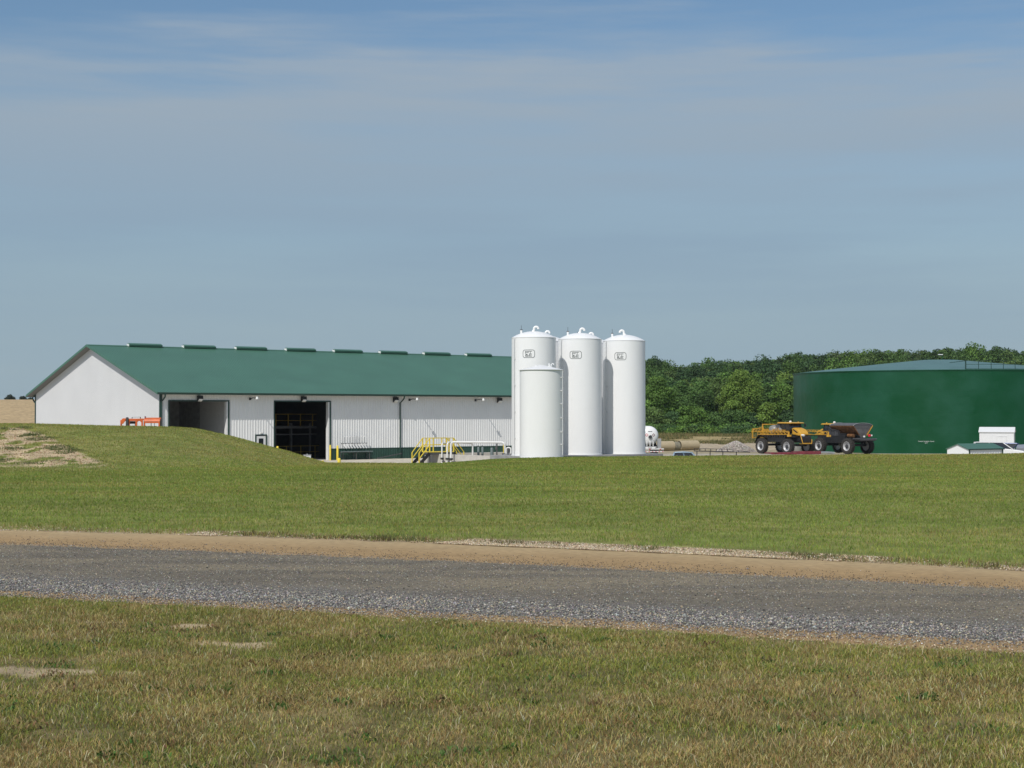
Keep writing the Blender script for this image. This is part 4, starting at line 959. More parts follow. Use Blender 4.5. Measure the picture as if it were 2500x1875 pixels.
a = MB(); a.beam((2.0,.82,2.4),(2.1,1.0,2.75),.04); a.bb(2.05,2.12,.92,1.12,2.62,3.05); a.build('mirror', M['black'], sp1)

p = at(2062,1106,MY+1); fw2 = math.atan2(.857,-.515)
sp2 = thing('fertilizer_spreader', (p.x, MY+1, hz(p.x,MY+1)), fw2, 'black and yellow box spreader truck with grey hopper, rear towards the camera', 'spreader')
WR2 = .85
for x in (2.35,-2.0):
    for y, s in ((1.38,1),(-1.38,-1)): wheel(sp2, x, y, WR2, .54, s)
a = MB(); a.bb(-2.6,3.0,-.5,.5,1.15,1.5)
for x in (-2.0,2.35): a.cyl((x,-1.2,.8),(x,1.2,.8),.12); a.bb(x-.15,x+.15,-1.1,1.1,1.1,1.35); [a.cyl((x,y,.8),(x,y,1.4),.12) for y in (-1.0,1.0)]
a.bb(-1.3,1.7,.5,1.2,.95,1.7); a.bb(-1.3,1.7,-1.2,-.5,.95,1.7); a.bb(-1.2,2.0,-1.0,1.0,1.6,1.95)
a.build('chassis', M['black'], sp2, bevel=.03)
cab(sp2, .9, 2.35, 1.9, 3.02, .80)
a = MB(); a.prism([(2.42,1.80),(2.42,2.60),(2.9,2.55),(3.5,2.25),(3.85,1.95),(3.85,1.78),(3.5,1.70)], -.60, .60, 'Y'); hd = a.build('hood', M['amber'], sp2, bevel=.07)
a = MB(); a.box((3.05,.615,2.15),(.95,.02,.12),0,R(20)); a.box((3.05,-.615,2.15),(.95,.02,.12),0,R(20)); a.build('hood_stripe', M['black'], hd)
a = MB(); a.bb(2.5,3.7,-.5,.5,1.35,1.78); a.build('grille', M['black'], sp2)
a = MB(); a.beam((2.45,.45,2.4),(2.55,.5,2.7),.04); a.bb(2.5,2.57,.42,.62,2.6,3.05); a.build('mirror', M['black'], sp2)
# hopper: V-shaped box
sec = lambda x, k=1: [(x,-.50*k,1.75),(x,.50*k,1.75),(x,1.32*k,2.85),(x,1.34*k,2.98),(x,-1.34*k,2.98),(x,-1.32*k,2.85)]
a = MB(); a.loft([Vector(q) for q in sec(-2.75)], [Vector(q) for q in sec(.75)]); hp = a.build('hopper', M['amber_dirty'], sp2)
a = MB(); a.add([(-2.762,q[1]*.97,q[2]) for q in sec(0)], [(0,1,2,3,4,5)]); a.add([(-2.80,-.36,1.5),(-2.80,.36,1.5),(-2.80,.55,1.9),(-2.80,-.55,1.9)],[(0,1,2,3)])
a.bb(-2.80,-2.766,-.95,.95,2.70,2.74); a.build('tailgate', M['steel_grey'], hp)
a = MB()
for x in (-2.78,-1.6,-.4,.78):
    for s in (-1,1): a.beam((x,s*.52,1.75),(x,s*1.36,2.98),.07 if x > -2.7 else .10)
a.build('ribs', M['amber_dirty'], hp)
a = MB(); a.beam((-2.80,-.52,1.72),(-2.80,-1.38,2.99),.09); a.build('edge_rail', M['amber'], hp)
a = MB(); n_ = 9; ar = [(1.36*math.cos(t_), 2.99+.30*math.sin(t_)) for t_ in [PI*k/n_ for k in range(n_+1)]]
a.loft([Vector((-2.80,y,z)) for y, z in ar], [Vector((.80,y,z)) for y, z in ar]); a.build('tarp', M['tarp'], sp2, True)
a = MB()
for x in (-2.82,.82): a.tube([(x,y,z) for y, z in ar],.025,5)
a.build('tarp_bow', M['galv'], sp2)
a = MB(); a.prism([(-.95,1.25),(-.2,1.25),(-.15,1.75),(-.9,1.75)],-.9,.9,'Y'); 
a.cyl((.2,1.1,1.65),(.2,1.1,2.35),.13); a.cyl((.55,1.1,1.65),(.55,1.1,2.30),.10); a.bb(-.2,.8,.8,1.15,1.7,2.4); a.bb(.8,1.2,.75,1.2,1.7,2.8); a.tube([(-.2,1.25,2.4),(.6,1.3,2.45),(1.1,1.25,2.7)],.04,6)
a.build('engine', M['steel_dark'], sp2)
a = MB(); a.lathe([(.001,0),(1.0,0),(1.22,.05),(1.25,.14),(.9,.18),(.001,.18)],28,(-3.0,0,1.20)); a.build('spinner_guard', M['steel_dark'], sp2, True)
a = MB(); a.bb(-3.55,-2.6,-1.30,1.30,1.36,1.44); a.build('rear_deck', M['tarp'], sp2, bevel=.02)
a = MB(); a.lathe([(.001,-.55),(.20,-.5),(.20,.35),(.001,.4)],14,(-2.0,1.0,1.72),'X'); a.build('hydraulic_tank', M['amber_dirty'], sp2, True)
a = MB(); a.lathe([(.001,-.16),(.14,-.12),(.17,0),(.14,.14),(.001,.18)],16,(-3.2,-.55,1.72)); a.build('tail_lamp', M['red'], sp2, True)
a = MB(); a.lathe([(.001,-.10),(.11,-.06),(.11,.06),(.001,.1)],12,(-3.25,.25,1.62)); a.lathe([(.001,-.1),(.10,-.06),(.10,.06),(.001,.1)],12,(-3.1,-.95,1.72)); a.build('work_lamp', M['lamp_lens'], sp2, True)

# lift the bodywork onto its tall axle struts
def lift(root, src, dst):
    def rec(o, oz):
        for ch in o.children:
            if ch.name.startswith('wheel'): continue
            if ch.data:
                for v in ch.data.vertices: v.co.z = float(np.interp(v.co.z+oz, src, dst))-oz
            rec(ch, oz)
    rec(root, 0)
lift(sp1, [0,.9,1.25,1.5,1.74,2.6,3.6], [0,1.12,1.45,1.78,2.05,2.88,3.62])
lift(sp2, [0,.95,1.5,1.75,2.98,3.6], [0,1.15,1.74,2.02,3.02,3.6])
# small grey tank under the sprayer's far side
p = at(1945,1095,176); o = MB().lathe([(.001,0),(.55,0),(.6,.1),(.6,.95),(.5,1.1),(.001,1.12)],20).build('poly_drum', M['poly'], None, True); o.location = (p.x,176,hz(p.x,176)); tag(o, 'squat pale poly drum seen beneath the crop sprayer', 'drum')

# low red trailer in front of the machines
p = at(1932,1108,150); zg = hz(p.x,150); tz = at(1930,1104.5,150).z-zg
rt = thing('flatbed_trailer', (p.x,150,zg), R(9), 'low red flatbed trailer in front of the yellow sprayer', 'trailer')
a = MB(); a.bb(-2.35,.35,-1.0,1.0,tz-.12,tz); a.bb(.35,2.6,-1.0,1.0,tz+.02,tz+.09); a.bb(-2.35,2.6,-1.05,-1.0,tz-.16,tz+.03); a.bb(.34,2.6,-1.06,-1.0,tz-.15,tz+.14); a.build('deck', M['red_deck'], rt, bevel=.01)
a = MB(); a.bb(1.9,4.0,-1.05,1.0,tz-.02,tz+.05); a.beam((2.6,-.9,tz),(4.3,0,tz-.1),.1); a.build('ramp', M['galv'], rt)
for x in (-.6,.4):
    for y in (-1.15,1.15): w_ = wheel(rt, x, y, .36, .2, 1 if y > 0 else -1, lugs=0)
# ---------------------------------------------------------------- tanker trailer, seen from behind
TY = 172.0; p = at(1584,1064,TY); zg = hz(p.x,TY)
tk = thing('tanker_trailer', (p.x,TY,zg), R(90+9), 'white pressure tanker trailer seen from the rear beside the tall tanks', 'trailer')
cz = p.z-zg; TR = 1.08
a = MB(); pr = [(TR*math.sin(R(k)), -.62*math.cos(R(k))) for k in (1,12,24,36,48,60,72,82,90)]+[(TR,8.5)]+[(TR*math.cos(R(k)), 8.5+.6*math.sin(R(k))) for k in (20,40,60,80,89)]
a.lathe(pr, 40, (0,0,0), 'X'); sh = a.build('vessel', M['tank_white'], tk, True); sh.location = (0,0,cz)
def rear(mb, name, m, y, z, par=None): return None
xf = lambda y, z: -.62*math.sqrt(max(0,1-((y*y+(z)**2)/TR**2)))   # rear head surface
a = MB()
def ondisc(y, z, off=.02): return (xf(y,z)-off, -y, cz+z)
def diamond(yc, zc, r_): return [ondisc(yc+dy*r_, zc+dz_*r_) for dy, dz_ in ((0,1),(1,0),(0,-1),(-1,0))]
for yc in (-.38,.40):
    d = MB(); d.add(diamond(yc,.10,.19),[(0,1,2,3)]); pl = d.build('hazard_placard', M['red_deck'] if yc > 0 else mat('placard_red',(.62,.12,.12),.5,var=.1), tk, fix=False)
    d = MB(); d.add([tuple(Vector(q)+Vector((-.006,0,0))) for q in diamond(yc,.10,.115)],[(0,1,2,3)]); d.build('placard_face', M['white'], pl, fix=False)
d = MB()
for k in range(9):
    y0 = -.24+k*.055; d.add([ondisc(y0,.44),ondisc(y0+.042,.44),ondisc(y0+.042,.52 if k%3 else .50),ondisc(y0,.52)],[(0,1,2,3)])
d.build('lettering', M['logo'], tk, fix=False)
d = MB(); d.lathe([(.20,-.10),(.23,-.08),(.23,.12),(.001,.12)],20,(0,0,0),'X'); q = d.build('manway', M['galv'], tk, True); q.location = (-.60,0,cz-.12)
d = MB(); d.lathe([(.001,-.005),(.17,-.005)],20,(0,0,0),'X'); q2 = d.build('manway_opening', M['steel_dark'], q); q2.location = (-.105,0,0)
d = MB()
for y in (-.35,0,.35): d.cyl((-.55,y,cz-.75),(-.55,y,cz-1.35),.05); d.tube([(-.5,y,cz-.62),(-.75,y+.04,cz-.72),(-.78,y+.05,cz-.88)],.045,8)
d.cyl((-.62,-.7,cz-1.25),(-.62,.6,cz-1.25),.06); d.box((-.7,.45,cz-1.32),(.25,.35,.14)); d.box((-.7,-.35,cz-1.34),(.25,.3,.12)); d.build('valves', M['white'], tk, True)
d = MB(); d.bb(-.72,-.38,-1.22,-.82,.62,1.70); d.build('cabinet', M['galv'], tk, bevel=.02)
d = MB(); d.bb(-.5,9.5,-.55,-.4,.8,1.1); d.bb(-.5,9.5,.4,.55,.8,1.1); d.bb(-.6,-.3,-1.2,1.2,.72,.86); d.bb(.2,1.2,-.9,.9,.9,1.3)
d.cyl((1.2,-.9,.5),(1.2,.9,.5),.07); d.cyl((2.5,-.9,.5),(2.5,.9,.5),.07); d.build('chassis', M['black'], tk)
for z, m_ in ((.50,'white'),(.22,'white')):
    d = MB(); d.bb(-.82,-.70,-1.50,1.50,z,z+.13); bmp = d.build('bumper', M['white'], tk, bevel=.02)
d = MB()
for k in range(8): d.bb(-.836,-.822,-1.45+k*.38,-1.27+k*.38,.26,.31)
for y in (-1.1,1.05,.1): d.bb(-.84,-.822,y-.09,y+.09,.53,.60)
d.build('reflector', M['red'], bmp)
for x in (1.2,2.5):
    for y in (-1.05,1.05): wheel(tk, x, y, .50, .5, 1 if y > 0 else -1, 'wheel', 0)

# ---------------------------------------------------------------- big tan pipes lying in the yard
def lying_pipe(px0, px1, pyc, Y0, Y1, r_, m_, label, name='culvert_pipe', grp='large pipes lying in the yard'):
    a0 = at(px0,pyc,Y0); a1 = at(px1,pyc,Y1); d = a1-a0; L_ = math.hypot(d.x,d.y)
    z0 = hz(a0.x,Y0); z1 = hz(a1.x,Y1); z = min(z0, z1)-.03
    o = MB().lathe([(r_-.06,0),(r_,0),(r_,.02),(r_,L_-.02),(r_,L_),(r_-.06,L_),(r_-.06,0)],36,(0,0,r_),'X').build(name, M[m_], None, True)
    o.location = (a0.x,Y0,z); o.rotation_euler = (0,0,math.atan2(d.y,d.x)); return tag(o, label, 'pipe', grp)
lying_pipe(1590,1642,1079,190.5,192,.62,'tan_pipe','large tan pipe lying right behind the white tanker trailer')
lying_pipe(1643,1656,1079,192.0,192.4,.55,'pipe_grey','short weathered grey pipe section lying between the two tan pipes')
lying_pipe(1657,1701,1080,192.4,194,.62,'tan_pipe','large tan pipe whose free end points toward the gravel pile')

# ---------------------------------------------------------------- gravel pile
PY = 190.0; p = at(1800,1096,PY); p.z = hz(p.x,PY)
r = np.random.default_rng(20)
def pile_h(x, y): 
    d = np.hypot((x+.15)/2.35, y/1.9); return 1.30*np.clip(1-d, 0, 1)**.8*(1+.25*(fbm(x*1.2+5,y*1.2,3,22)-.5))
n_ = 60; gx = np.linspace(-3.0,3.0,n_); XX, YY = np.meshgrid(gx, gx); ZZ = pile_h(XX,YY)-.03; ii = np.arange(n_*n_).reshape(n_,n_)
qq = np.stack([ii[:-1,:-1],ii[:-1,1:],ii[1:,1:],ii[1:,:-1]],-1).reshape(-1)
CC = np.array((.34,.30,.26))*(.8+.4*fbm(XX*2,YY*2,3,23))[...,None]
gpile = fastmesh('gravel_pile', np.stack([XX,YY,ZZ],-1).reshape(-1,3), qq, np.arange((n_-1)**2)*4, M['stone'], CC.reshape(-1,3)); gpile.location = p
tag(gpile, 'heap of pale grey broken stone left of the yellow sprayer', 'gravel pile')
n = 5200; x = r.normal(0,1.15,n); y = r.normal(-.2,.9,n); hh = pile_h(x,y); k = (hh > .02)|(r.random(n) < .25); x, y, hh = x[k], y[k], hh[k]
stones('stones', np.stack([x,y,hh+.01],1), r.uniform(.05,.17,len(x)), mixcol(len(x), [(.46,.42,.37),(.33,.28,.25),(.58,.55,.50),(.24,.19,.17)], [3,2,1.3,1.2], r), 21, None, parent=gpile)
gpile.children[0]['kind'] = 'stuff'

# black steel truss lying on stands
a0 = at(1695,1101,142); a1 = at(1831,1104,139); zg = hz(a0.x,142)
tr = MB(); d = a1-a0; n_ = 10
top0 = a0+Vector((0,0,.12)); up = lambda k: .20*(1-max(0,(k-6)/4.0)) if k > 6 else .20
for o in (Vector((0,-.22,0)),Vector((0,.22,0))):
    tr.beam(a0+o, a1+o*.2, .07); prev = None
    for k in range(n_+1):
        q = a0+d*k/n_+o*(1-.08*k); t_ = q+Vector((0,0,.02+up(k)*1.05)); 
        if k > 0: tr.beam(prev, t_, .035)
        if k % 1 == 0 and k < n_: tr.beam(q, t_, .03)
        prev = t_
for k in range(n_): q = a0+d*k/n_; tr.beam(q+Vector((0,-.22,0)), q+Vector((0,.22,0)), .03)
for k in (.5,2.9,5.2,7.6):
    q = a0+d*k/n_; tr.beam(q, (q.x-.05,q.y,hz(q.x,q.y)), .07)
tag(tr.build('steel_truss', M['black']), 'long thin black steel truss on short legs behind the blue grey pickup', 'truss')

# ---------------------------------------------------------------- vehicles behind the crest
def car(name, P, rz, body, L_, Wd, belt, roofz, prof, cabin, label, cat, paint, wheels=(.18,.80), wr=.36):
    t = thing(name, P, rz, label, cat); hw = Wd/2
    a = MB(); a.prism([(x*L_, z) for x, z in prof], -hw, hw, 'Y'); a.build('body', paint, t, bevel=.07)
    c0, c1, c2, c3 = [c*L_ for c in cabin]   # belt rear, belt front, roof front, roof rear
    def ring(x0, x1, z, w): return [Vector((x0,-w,z)),Vector((x1,-w,z)),Vector((x1,w,z)),Vector((x0,w,z))]
    a = MB(); a.loft(ring(c0,c1,belt-.02,hw-.05), ring(c3,c2,roofz-.04,hw-.22)); g_ = a.build('windows', M['glass'], t)
    a = MB(); xm = (c3+c2)/2
    a.prism([(c3-.05,roofz-.05),(c3+.1,roofz+.0),(xm,roofz+.035),(c2-.15,roofz),(c2+.03,roofz-.06)], -hw+.19, hw-.19, 'Y'); a.build('roof', paint, t, bevel=.03)
    a = MB()
    for s in (-1,1):
        for (xa, xb) in ((c0,c3),(c1,c2),((c0+c1)/2,(c3+c2)/2),(c0*.35+c1*.65+.3,c2-.5) if False else ((c0+c1)/2,(c3+c2)/2)):
            a.beam((xa,s*(hw-.045),belt-.02),(xb,s*(hw-.21),roofz-.03),.09,.07)
    a.build('pillars', paint, g_)
    for fx in wheels:
        for y in (-hw+.10,hw-.10): wheel(t, fx*L_, y, wr, .22, 1 if y > 0 else -1, 'wheel', 0)
    return t
pk = at(1692,1104,131); zg = hz(pk.x,131)
zr = at(1670,1103.3,131).z-zg
t = car('pickup_truck', (at(1646,1100,131).x-.2,131,zg), R(-6), None, 4.6, 1.8, zr-.42, zr, [(0,.45),(0,zr-.45),(.30,zr-.42),(.52,zr-.42),(.62,zr-.30),(.97,zr-.50),(1,.75),(1,.45)], (.02,.44,.36,.05), 'blue grey vehicle with only its roof and hood above the grass', 'car', M['grey_blue'], (.2,.8))
gx_ = at(2372,1090,141).x; zg = -4.36
zr = at(2420,1079,141).z-hz(gx_,141)
suv = car('suv', (gx_+.15,141.5,hz(gx_,141)), R(-14), None, 4.75, 1.85, zr-.62, zr, [(0,.45),(0,.95),(.02,zr-.60),(.60,zr-.58),(.70,zr-.62),(.93,zr-.78),(1,zr-.95),(1.01,.5),(.98,.35)], (.02,.74,.56,.06), 'white suv parked behind the small green roofed shed', 'car', M['white'])
a = MB(); a.box((4.70,-.62,zr-.92),(.14,.38,.13),0,R(12)); a.box((4.70,.62,zr-.92),(.14,.38,.13),0,R(12)); a.build('headlight', M['galv'], suv, bevel=.03)
p = at(2448,1090,150); zr = at(2460,1081,150).z-hz(p.x,150)
bc = car('hatchback', (p.x-2.6,150,hz(p.x,150)), R(-20), None, 4.3, 1.75, zr-.5, zr, [(0,.4),(0,zr-.5),(.5,zr-.48),(.70,zr-.5),(.95,zr-.68),(1,.75),(1,.4)], (.03,.80,.92,.10), 'dark blue car half hidden behind the white suv', 'car', M['blue_car'])
p = at(2484,1090,146); zr = at(2500,1068,146).z-hz(p.x,146)
sc = car('pickup_truck', (p.x+5.6,147.5,hz(p.x,146)), R(180+16), None, 5.4, 1.95, zr-.62, zr, [(0,.5),(0,zr-.8),(.36,zr-.78),(.40,zr-.60),(.66,zr-.60),(.72,zr-.62),(.97,zr-.70),(1,zr-1.0),(1,.5)], (.38,.76,.64,.44), 'silver pickup truck cut by the right edge of the picture', 'car', M['silver_car'], (.2,.82), .42)

# sheds
p0 = at(2365,1105,118); zg = hz(p0.x,118)-.1; ze = at(2365,1096,118).z-zg; zrg = at(2335,1083.5,118).z-zg
sh = thing('shed', (p0.x,118,zg), BA-R(4), 'small low shed with white ribbed walls and dark green roof', 'shed')
SL, SW = 3.95, 2.05
a = MB(); ribbed(0,SL,0,ze,a,pitch=.30,hgt=.03); a.bb(.002,SL-.002,.004,.06,0,ze); a.prism([(0,0),(SW,0),(SW,ze),(SW/2,zrg-.05),(0,ze)],0,.05,'X'); a.prism([(0.06,0),(SW,0),(SW,ze),(SW/2,zrg-.05),(0.06,ze)],SL-.05,SL,'X'); a.bb(.06,SL-.06,SW-.06,SW,0,ze); a.build('walls', M['white_panel'], sh, fix=False)
a = MB()
for sgn in (0,1):
    yy = lambda y: y if not sgn else SW-y
    a.prism([(yy(-.07),ze-.01),(yy(SW/2),zrg),(yy(SW/2),zrg-.05),(yy(-.07),ze-.06)],-.10,SL+.12,'X')
a.build('roof', M['green_roof'], sh)
a = MB(); a.bb(-.02,.12,-.045,-.034,0,ze-.05); a.bb(SL-.12,SL+.02,-.045,-.034,0,ze-.05); a.bb(-.1,SL+.1,-.11,-.075,ze-.09,ze-.0); a.build('trim', M['green_trim'], sh)

ps = at(2394,1080,160); zg = hz(ps.x+1,160)-.1; pe = at(2468,1080,160)
ws = thing('garden_shed', (ps.x+.03,160.5,zg), R(-20.5), 'tall white shed with a faint door standing against the green tank', 'shed')
ww = 3.38; ze = at(2400,1054,160).z-zg; zrg = at(2400,1042.5,161).z-zg; dp = 2.4
a = MB(); a.bb(0,ww,0,.05,0,ze); a.bb(0,ww,dp-.05,dp,0,ze); a.prism([(.051,0),(dp-.051,0),(dp-.051,ze),(dp/2,zrg-.05),(.051,ze)],0,.05,'X'); a.prism([(.051,0),(dp-.051,0),(dp-.051,ze),(dp/2,zrg-.05),(.051,ze)],ww-.05,ww,'X'); a.build('walls', M['white'], ws)
a = MB()
for sgn in (0,1):
    yy = lambda y: y if not sgn else dp-y
    a.prism([(yy(-.10),ze-.02),(yy(dp/2),zrg),(yy(dp/2),zrg-.05),(yy(-.10),ze-.07)],-.08,ww+.08,'X')
a.build('roof', M['white'], ws)
a = MB(); a.bb(1.75,2.65,-.028,-.003,.1,ze-.52); dr = a.build('door', M['white'], ws); a = MB(); a.bb(1.70,2.70,-.05,-.003,ze-.51,ze-.46); a.bb(1.70,1.745,-.04,-.003,.1,ze-.515); a.bb(2.655,2.70,-.04,-.003,.1,ze-.515); a.build('door_frame', M['weld'], ws)

# ---------------------------------------------------------------- orange implement on the bank
OY = 90.0; p = at(345,1040,OY); zg = hz(p.x,OY)-.03; k_ = OY/F; zt_ = at(345,1022,OY).z-zg
im = thing('grading_implement', (at(297,1030,OY).x,OY,zg), R(3), 'orange steel implement frame resting on top of the bank', 'implement')
xx = lambda px: (px-297)*k_
a = MB(); a.bb(xx(299),xx(352),-.12,.06,zt_-.08,zt_-.0); a.bb(xx(304),xx(346),-.42,-.34,zt_-.14,zt_-.06)
for q in (299,318,336): a.beam((xx(q),-.38,0),(xx(q),-.38,zt_-.08),.085)
a.prism([(xx(298),zt_-.32),(xx(298),zt_-.12),(xx(304),zt_+.02),(xx(312),zt_+.02),(xx(309),zt_-.14),(xx(304),zt_-.30)],-.46,-.40,'Y')
a.prism([(xx(334),0),(xx(334),zt_),(xx(352),zt_+.01),(xx(352),0),(xx(349),0),(xx(348),zt_-.22),(xx(345),zt_-.14),(xx(341),zt_-.14),(xx(338),zt_-.22),(xx(337.5),0)],-.48,-.42,'Y')
a.build('frame', M['orange'], im, bevel=.008)
a = MB(); a.prism([(-.40,zt_-.16),(-.34,zt_-.04),(.05,zt_+.06),(.30,zt_-.06),(.30,zt_-.16)],xx(353),xx(392),'X'); a.bb(xx(353),xx(392),-.38,-.33,zt_-.26,zt_-.162); a.bb(xx(353),xx(356.5),-.39,-.30,0,zt_-.17); a.bb(xx(388.5),xx(392),-.39,-.30,0,zt_-.17)
a.build('hood', M['orange'], im, bevel=.008)
a = MB(); a.bb(xx(311),xx(317),-.5,-.3,0,zt_+.02); a.bb(xx(311.5),xx(316),-.48,-.32,zt_+.02,zt_+.08); a.bb(xx(319),xx(333),-.30,-.24,zt_-.30,zt_-.15); a.bb(xx(394),xx(396),-.3,-.1,0,zt_-.03); a.bb(xx(370),xx(371.5),-.36,-.32,0,zt_-.25); a.bb(xx(378),xx(379),-.36,-.32,0,zt_-.25); a.bb(xx(331),xx(334),-.3,-.2,0,zt_-.2)
a.cyl((xx(323),-.1,zt_),(xx(323),-.1,zt_+.09),.02); a.cyl((xx(343),-.1,zt_),(xx(343),-.1,zt_+.10),.025); a.cyl((xx(323),-.1,zt_+.08),(xx(343),-.1,zt_+.09),.008); a.build('cylinder', M['steel_dark'], im)
a = MB(); a.cyl((xx(354.5),-.1,zt_+.0),(xx(354.5),-.1,zt_+.14),.035); a.build('pin', mat('pin_maroon',(.18,.02,.04),.5), im)

# ---------------------------------------------------------------- trees
def leaf_cloud(r, lobes, npts, size, colr, jit=.10, inner=.35):
    """lobes: (cx,cy,cz,rx,ry,rz); returns verts (n,4,3), colours"""
    lo = np.array(lobes); vol = (lo[:,3]*lo[:,5]); k = r.choice(len(lo), npts, p=vol/vol.sum())
    d = r.standard_normal((npts,3)); d /= np.linalg.norm(d, axis=1)[:,None]; d[:,2] = np.where(d[:,2] < -.55, -d[:,2], d[:,2])
    rad = 1-inner*r.random(npts)**2.0; rad *= 1+.12*r.standard_normal(npts)
    c = lo[k,:3]+d*lo[k,3:6]*rad[:,None]
    nrm = d+.75*r.standard_normal((npts,3)); nrm /= np.linalg.norm(nrm, axis=1)[:,None]
    t = np.cross(nrm, r.standard_normal((npts,3))); t /= np.linalg.norm(t, axis=1)[:,None]; b = np.cross(nrm, t)
    s = size*r.uniform(.55,1.3,npts)[:,None]/2
    V = np.stack([c-t*s*1.2, c-b*s*.8, c+t*s*1.2, c+b*s*.8], 1); V[:,1] += nrm*s*.35; V[:,3] += nrm*s*.35
    lt = 1+.16*r.standard_normal(len(lo))
    C = np.array(colr)[None]*(lt[k][:,None])*(1+jit*r.standard_normal((npts,1)))*(1+.035*r.standard_normal((npts,3)))
    return V, np.clip(C, .008, .5)
def crown_lobes(r, w_, h_, n, base=.18):
    L_ = []
    for i in range(n):
        t = (i+.5)/n; z = base+(.93-base)*t+r.uniform(-.05,.05); env = math.sin(PI*min(1,max(.05,(z-base*.3)/1.05)))**.55*(1.05-.45*z)
        a = i*2.4+r.uniform(-.5,.5); q = env*r.uniform(.25,.80)*(.5*w_)*(.3 if t > .92 else 1)
        s = r.uniform(.17,.30)*w_*(1.0-.35*t); L_.append((q*math.cos(a), q*math.sin(a), z*h_-s*.4, s, s, s*r.uniform(.6,.85)))
    L_.append((0,0,h_*.55,w_*.26,w_*.26,h_*.30)); return L_
def leaves_obj(name, V, C, parent=None, m='leaf'):
    n = len(V); return fastmesh(name, V.reshape(-1,3), np.arange(n*4), np.arange(n)*4, M[m], np.repeat(C[:,None],4,1).reshape(-1,3), parent=parent)
def tree(name, P, w_, h_, colr, seed, label, group=None, npts=5200, size=.34, nl=22, cat='tree', trunk=True):
    r = np.random.default_rng(seed); t = thing(name, P, 0, label, cat, group)
    lobes = crown_lobes(r, w_, h_, nl, .12 if trunk else .0); V, C = leaf_cloud(r, lobes, npts, size, colr)
    leaves_obj('crown', V, C, t)
    mb = MB(); mb.tube([(0,0,-.3),(.05,0,h_*.3),(0,.08,h_*.6),(.03,0,h_*.88)],[.022*h_,.017*h_,.010*h_,.003*h_],8)
    for q in lobes[:-1:2]:
        z0 = max(.2,q[2]*.55); mb.tube([(0,0,z0),(q[0]*.5,q[1]*.5,(z0+q[2])/2),(q[0],q[1],q[2])],[.008*h_,.005*h_,.002*h_],5)
    mb.build('trunk', M['bark'], t); return t
G_ = dict(b=(.118,.215,.040), d=(.062,.125,.042), y=(.150,.235,.042), o=(.112,.178,.048), g=(.090,.170,.042), s=(.13,.19,.08), t=(.11,.14,.07))
TL = [ # px, Y, top py, width px, colour, label
 (1604,262,916,112,'b','broad bright green tree closest to the right tall tank'),
 (1662,268,928,88,'g','mid green tree rising just right of the broad tree by the tanks'),
 (1713,260,926,92,'g','rounded green tree above the gap between the tan pipe and gravel pile'),
 (1752,272,914,78,'o','olive tree squeezed on the left shoulder of the tallest tree'),
 (1804,262,899,122,'y','tallest yellow green tree, standing above the gravel pile'),
 (1866,270,930,84,'g','green tree right of the tallest tree, above the rear mast of the sprayer'),
 (1914,264,932,92,'b','bright tree beside the left edge of the green tank'),
 (1952,262,965,74,'d','dark tree cut off by the green tank edge, above the sprayer cab'),
 (1598,250,990,82,'o','low olive tree over the top of the white tanker trailer'),
 (1640,252,1000,70,'d','low dark tree behind the left tan pipe'),
 (1687,251,984,86,'b','low spreading tree above the right tan pipe'),
 (1738,252,1004,74,'g','low green tree between the right tan pipe and the gravel pile'),
 (1790,250,996,90,'g','low bushy tree directly behind the gravel pile top'),
 (1836,252,1003,66,'d','low dark tree right of the gravel pile'),
 (1876,252,978,72,'y','low yellow green tree just left of the sprayer cab roof'),
 (1925,254,1000,70,'d','low dark tree behind the sprayer cab'),
]
for i, (px, Yt, ty, wpx, c, lab) in enumerate(TL):
    g_ = gp(px, Yt); h_ = at(px, ty, Yt).z-g_.z; w_ = wpx*Yt/F*1.12
    tree('deciduous_tree', g_-Vector((0,0,.1)), w_, h_, G_[c], 100+i, lab, 'trees along the foot of the wooded hill', npts=int(5200+w_*h_*150), nl=int(12+w_*.6), size=.25)
# distinct trees on the skyline
for i, (px, top, wpx, c, lab) in enumerate(((1588,869,46,'d','dark tree on the skyline touching the right tall tank'),(1622,882,34,'d','small dark tree on the skyline dip near the tanks'),(1727,873,34,'g','pointed tree poking up on the skyline above the woods'),(1945,860,66,'g','high skyline tree above the left corner of the green tank'),(2196,848,16,'d','slim dark tree standing out above the green tank roof'),(2312,843,60,'d','dark round skyline tree behind the roof vent of the green tank'),(2371,839,56,'g','high skyline tree above the railing of the green tank'))):
    Yt = 384; g_ = gp(px, Yt); tree('hilltop_tree', g_-Vector((0,0,.3)), wpx*Yt/F*1.15, at(px, top, Yt).z-g_.z, G_[c], 300+i, lab, 'trees standing out on the hilltop', npts=3600, size=.36)
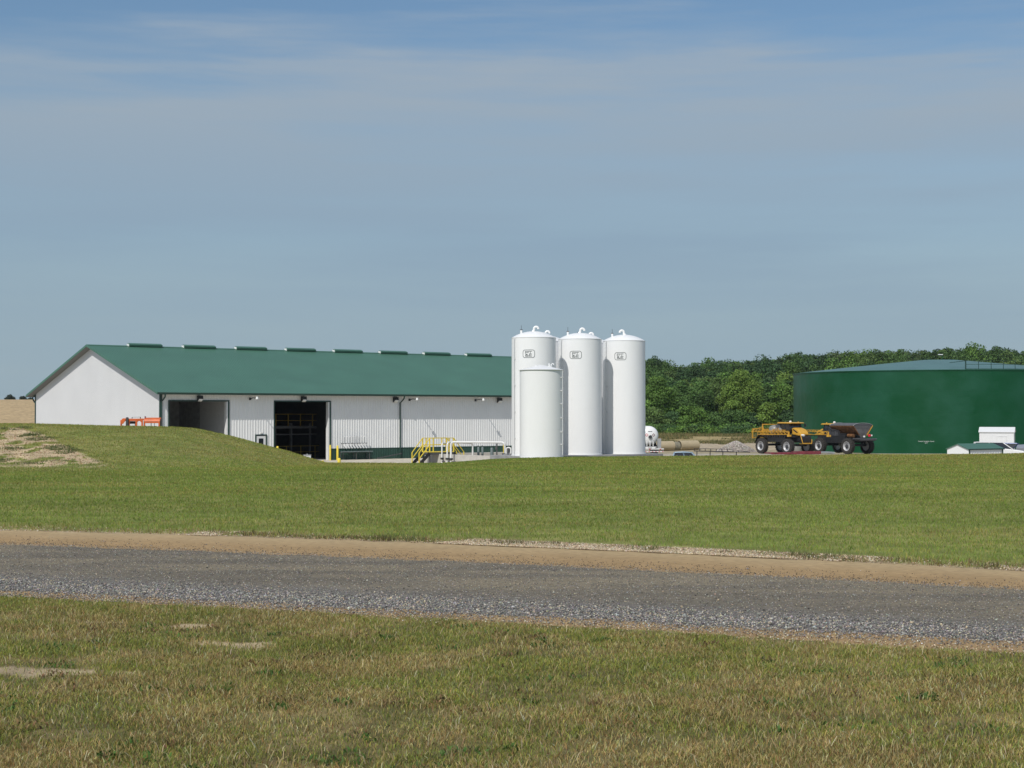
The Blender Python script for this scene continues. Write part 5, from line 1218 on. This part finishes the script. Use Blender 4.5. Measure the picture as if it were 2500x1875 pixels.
# the rest of the wooded hillside reads as one mass
r = np.random.default_rng(40); VV = []; CC = []; rowY = [276,284,292,301,311,322,334,347,360,373,382,388]
names = list(G_.keys())
for j, Yr in enumerate(rowY):
    px = 1500+r.uniform(0,40)
    while px < 2760:
        Yt = Yr+r.uniform(-5,5); wpx = (r.uniform(46,78) if r.random() < .6 else r.uniform(84,132))*(300/Yr)**.8; hid = 1960 < px < 2640 and Yr < 318
        if not hid:
            g_ = gp(px, Yt); hT = (r.uniform(5.6,7.6)+wpx*Yt/F*.22)*(1.0 if Yr > 300 else .9); br = r.uniform(.74,1.26)
            if Yr > 370: hT = max(4.5, at(px, float(hill_sky(px))+r.uniform(-1,3), Yt).z-g_.z)
            c = G_[names[int(r.choice(len(names), p=[.14,.34,.04,.14,.32,.01,.01]))]]; c = tuple(k*(1.05 if Yr < 300 else .86 if Yr < 340 else .80)*br for k in c)
            lo = crown_lobes(r, wpx*Yt/F*1.15, hT, 10, .05); V, C = leaf_cloud(r, lo, 2300 if Yr < 330 else 1700, .36, c, .09)
            VV.append(V+np.array((g_.x,g_.y,g_.z))); CC.append(C)
        px += wpx*(.62 if Yr < 370 else .42)
VV = np.concatenate(VV); CC = np.concatenate(CC)
wl = leaves_obj('woodland', VV, CC); tag(wl, 'dense green wood covering the hillside on the right', 'woodland', kind='stuff')
# undergrowth along the wood's edge
r = np.random.default_rng(44); VV = []; CC = []
for i in range(64):
    px = r.uniform(1540,1975); Yt = r.uniform(236,248); g_ = gp(px, Yt); rad = r.uniform(.7,1.6); c = G_[['g','o','d','b'][int(r.integers(4))]]
    V, C = leaf_cloud(r, [(r.normal(0,.5),r.normal(0,.4),rad*.35,rad,rad,rad*r.uniform(.5,.8)) for _ in range(3)], 420, .26, c); VV.append(V+np.array(g_)); CC.append(C)
tag(leaves_obj('undergrowth', np.concatenate(VV), np.concatenate(CC)), 'low scrub along the foot of the wood', 'undergrowth', kind='stuff')
n = 42000; Y = r.uniform(205,247,n); X = Y*r.uniform(.072,.20,n); k = fbm(X*.25, Y*.25, 3, 111)+.25*(Y-215)/30 > .50; X, Y = X[k], Y[k]; n = len(X)
C = mixcol(n, [(.30,.24,.11),(.16,.17,.06),(.10,.13,.04)], [2.4,1.6,1.2], r); C = np.where((Y > 238)[:,None], mixcol(n, [(.12,.15,.04),(.20,.18,.08)], [3,1], r), C)
blades('meadow_grass', np.stack([X,Y,H(X,Y)],1), r.uniform(.15,.5,n), r.uniform(.03,.08,n), r.uniform(.1,.6,n), C, 45, lab='dry meadow grass between the yard and the wood')
# two shrubs on the tan hill, far left
for px, top, wpx, lab in ((24,963,24,'round dark shrub on the tan hill, further from the building'),(56,966,22,'dark shrub on the tan hill, nearer the long building'),(74,971,18,'low dark shrub on the tan hill beside the building eave')):
    Yt = 318; g_ = gp(px, Yt); g_.z -= .15; tree('shrub', g_, wpx*Yt/F*1.25, max(.5, at(px, top, Yt).z-g_.z), (.055,.075,.055), 500+px, lab, 'shrubs on the tan hill', npts=900, size=.22, nl=9, cat='shrub', trunk=False)

# thin summer haze over the whole place
hb = MB().bb(-2900, 2900, -40, 4300, -40, 21).build('haze', newmat('haze')[0]); hm = hb.data.materials[0]; nt = hm.node_tree; nt.nodes.clear()
ho = nt.nodes.new('ShaderNodeOutputMaterial'); hv = nt.nodes.new('ShaderNodeVolumePrincipled'); hv.inputs['Color'].default_value = (.86,.93,1,1); hv.inputs['Density'].default_value = .00008; hv.inputs['Anisotropy'].default_value = .2
nt.links.new(hv.outputs[0], ho.inputs['Volume']); tag(hb, 'thin summer haze', kind='stuff')
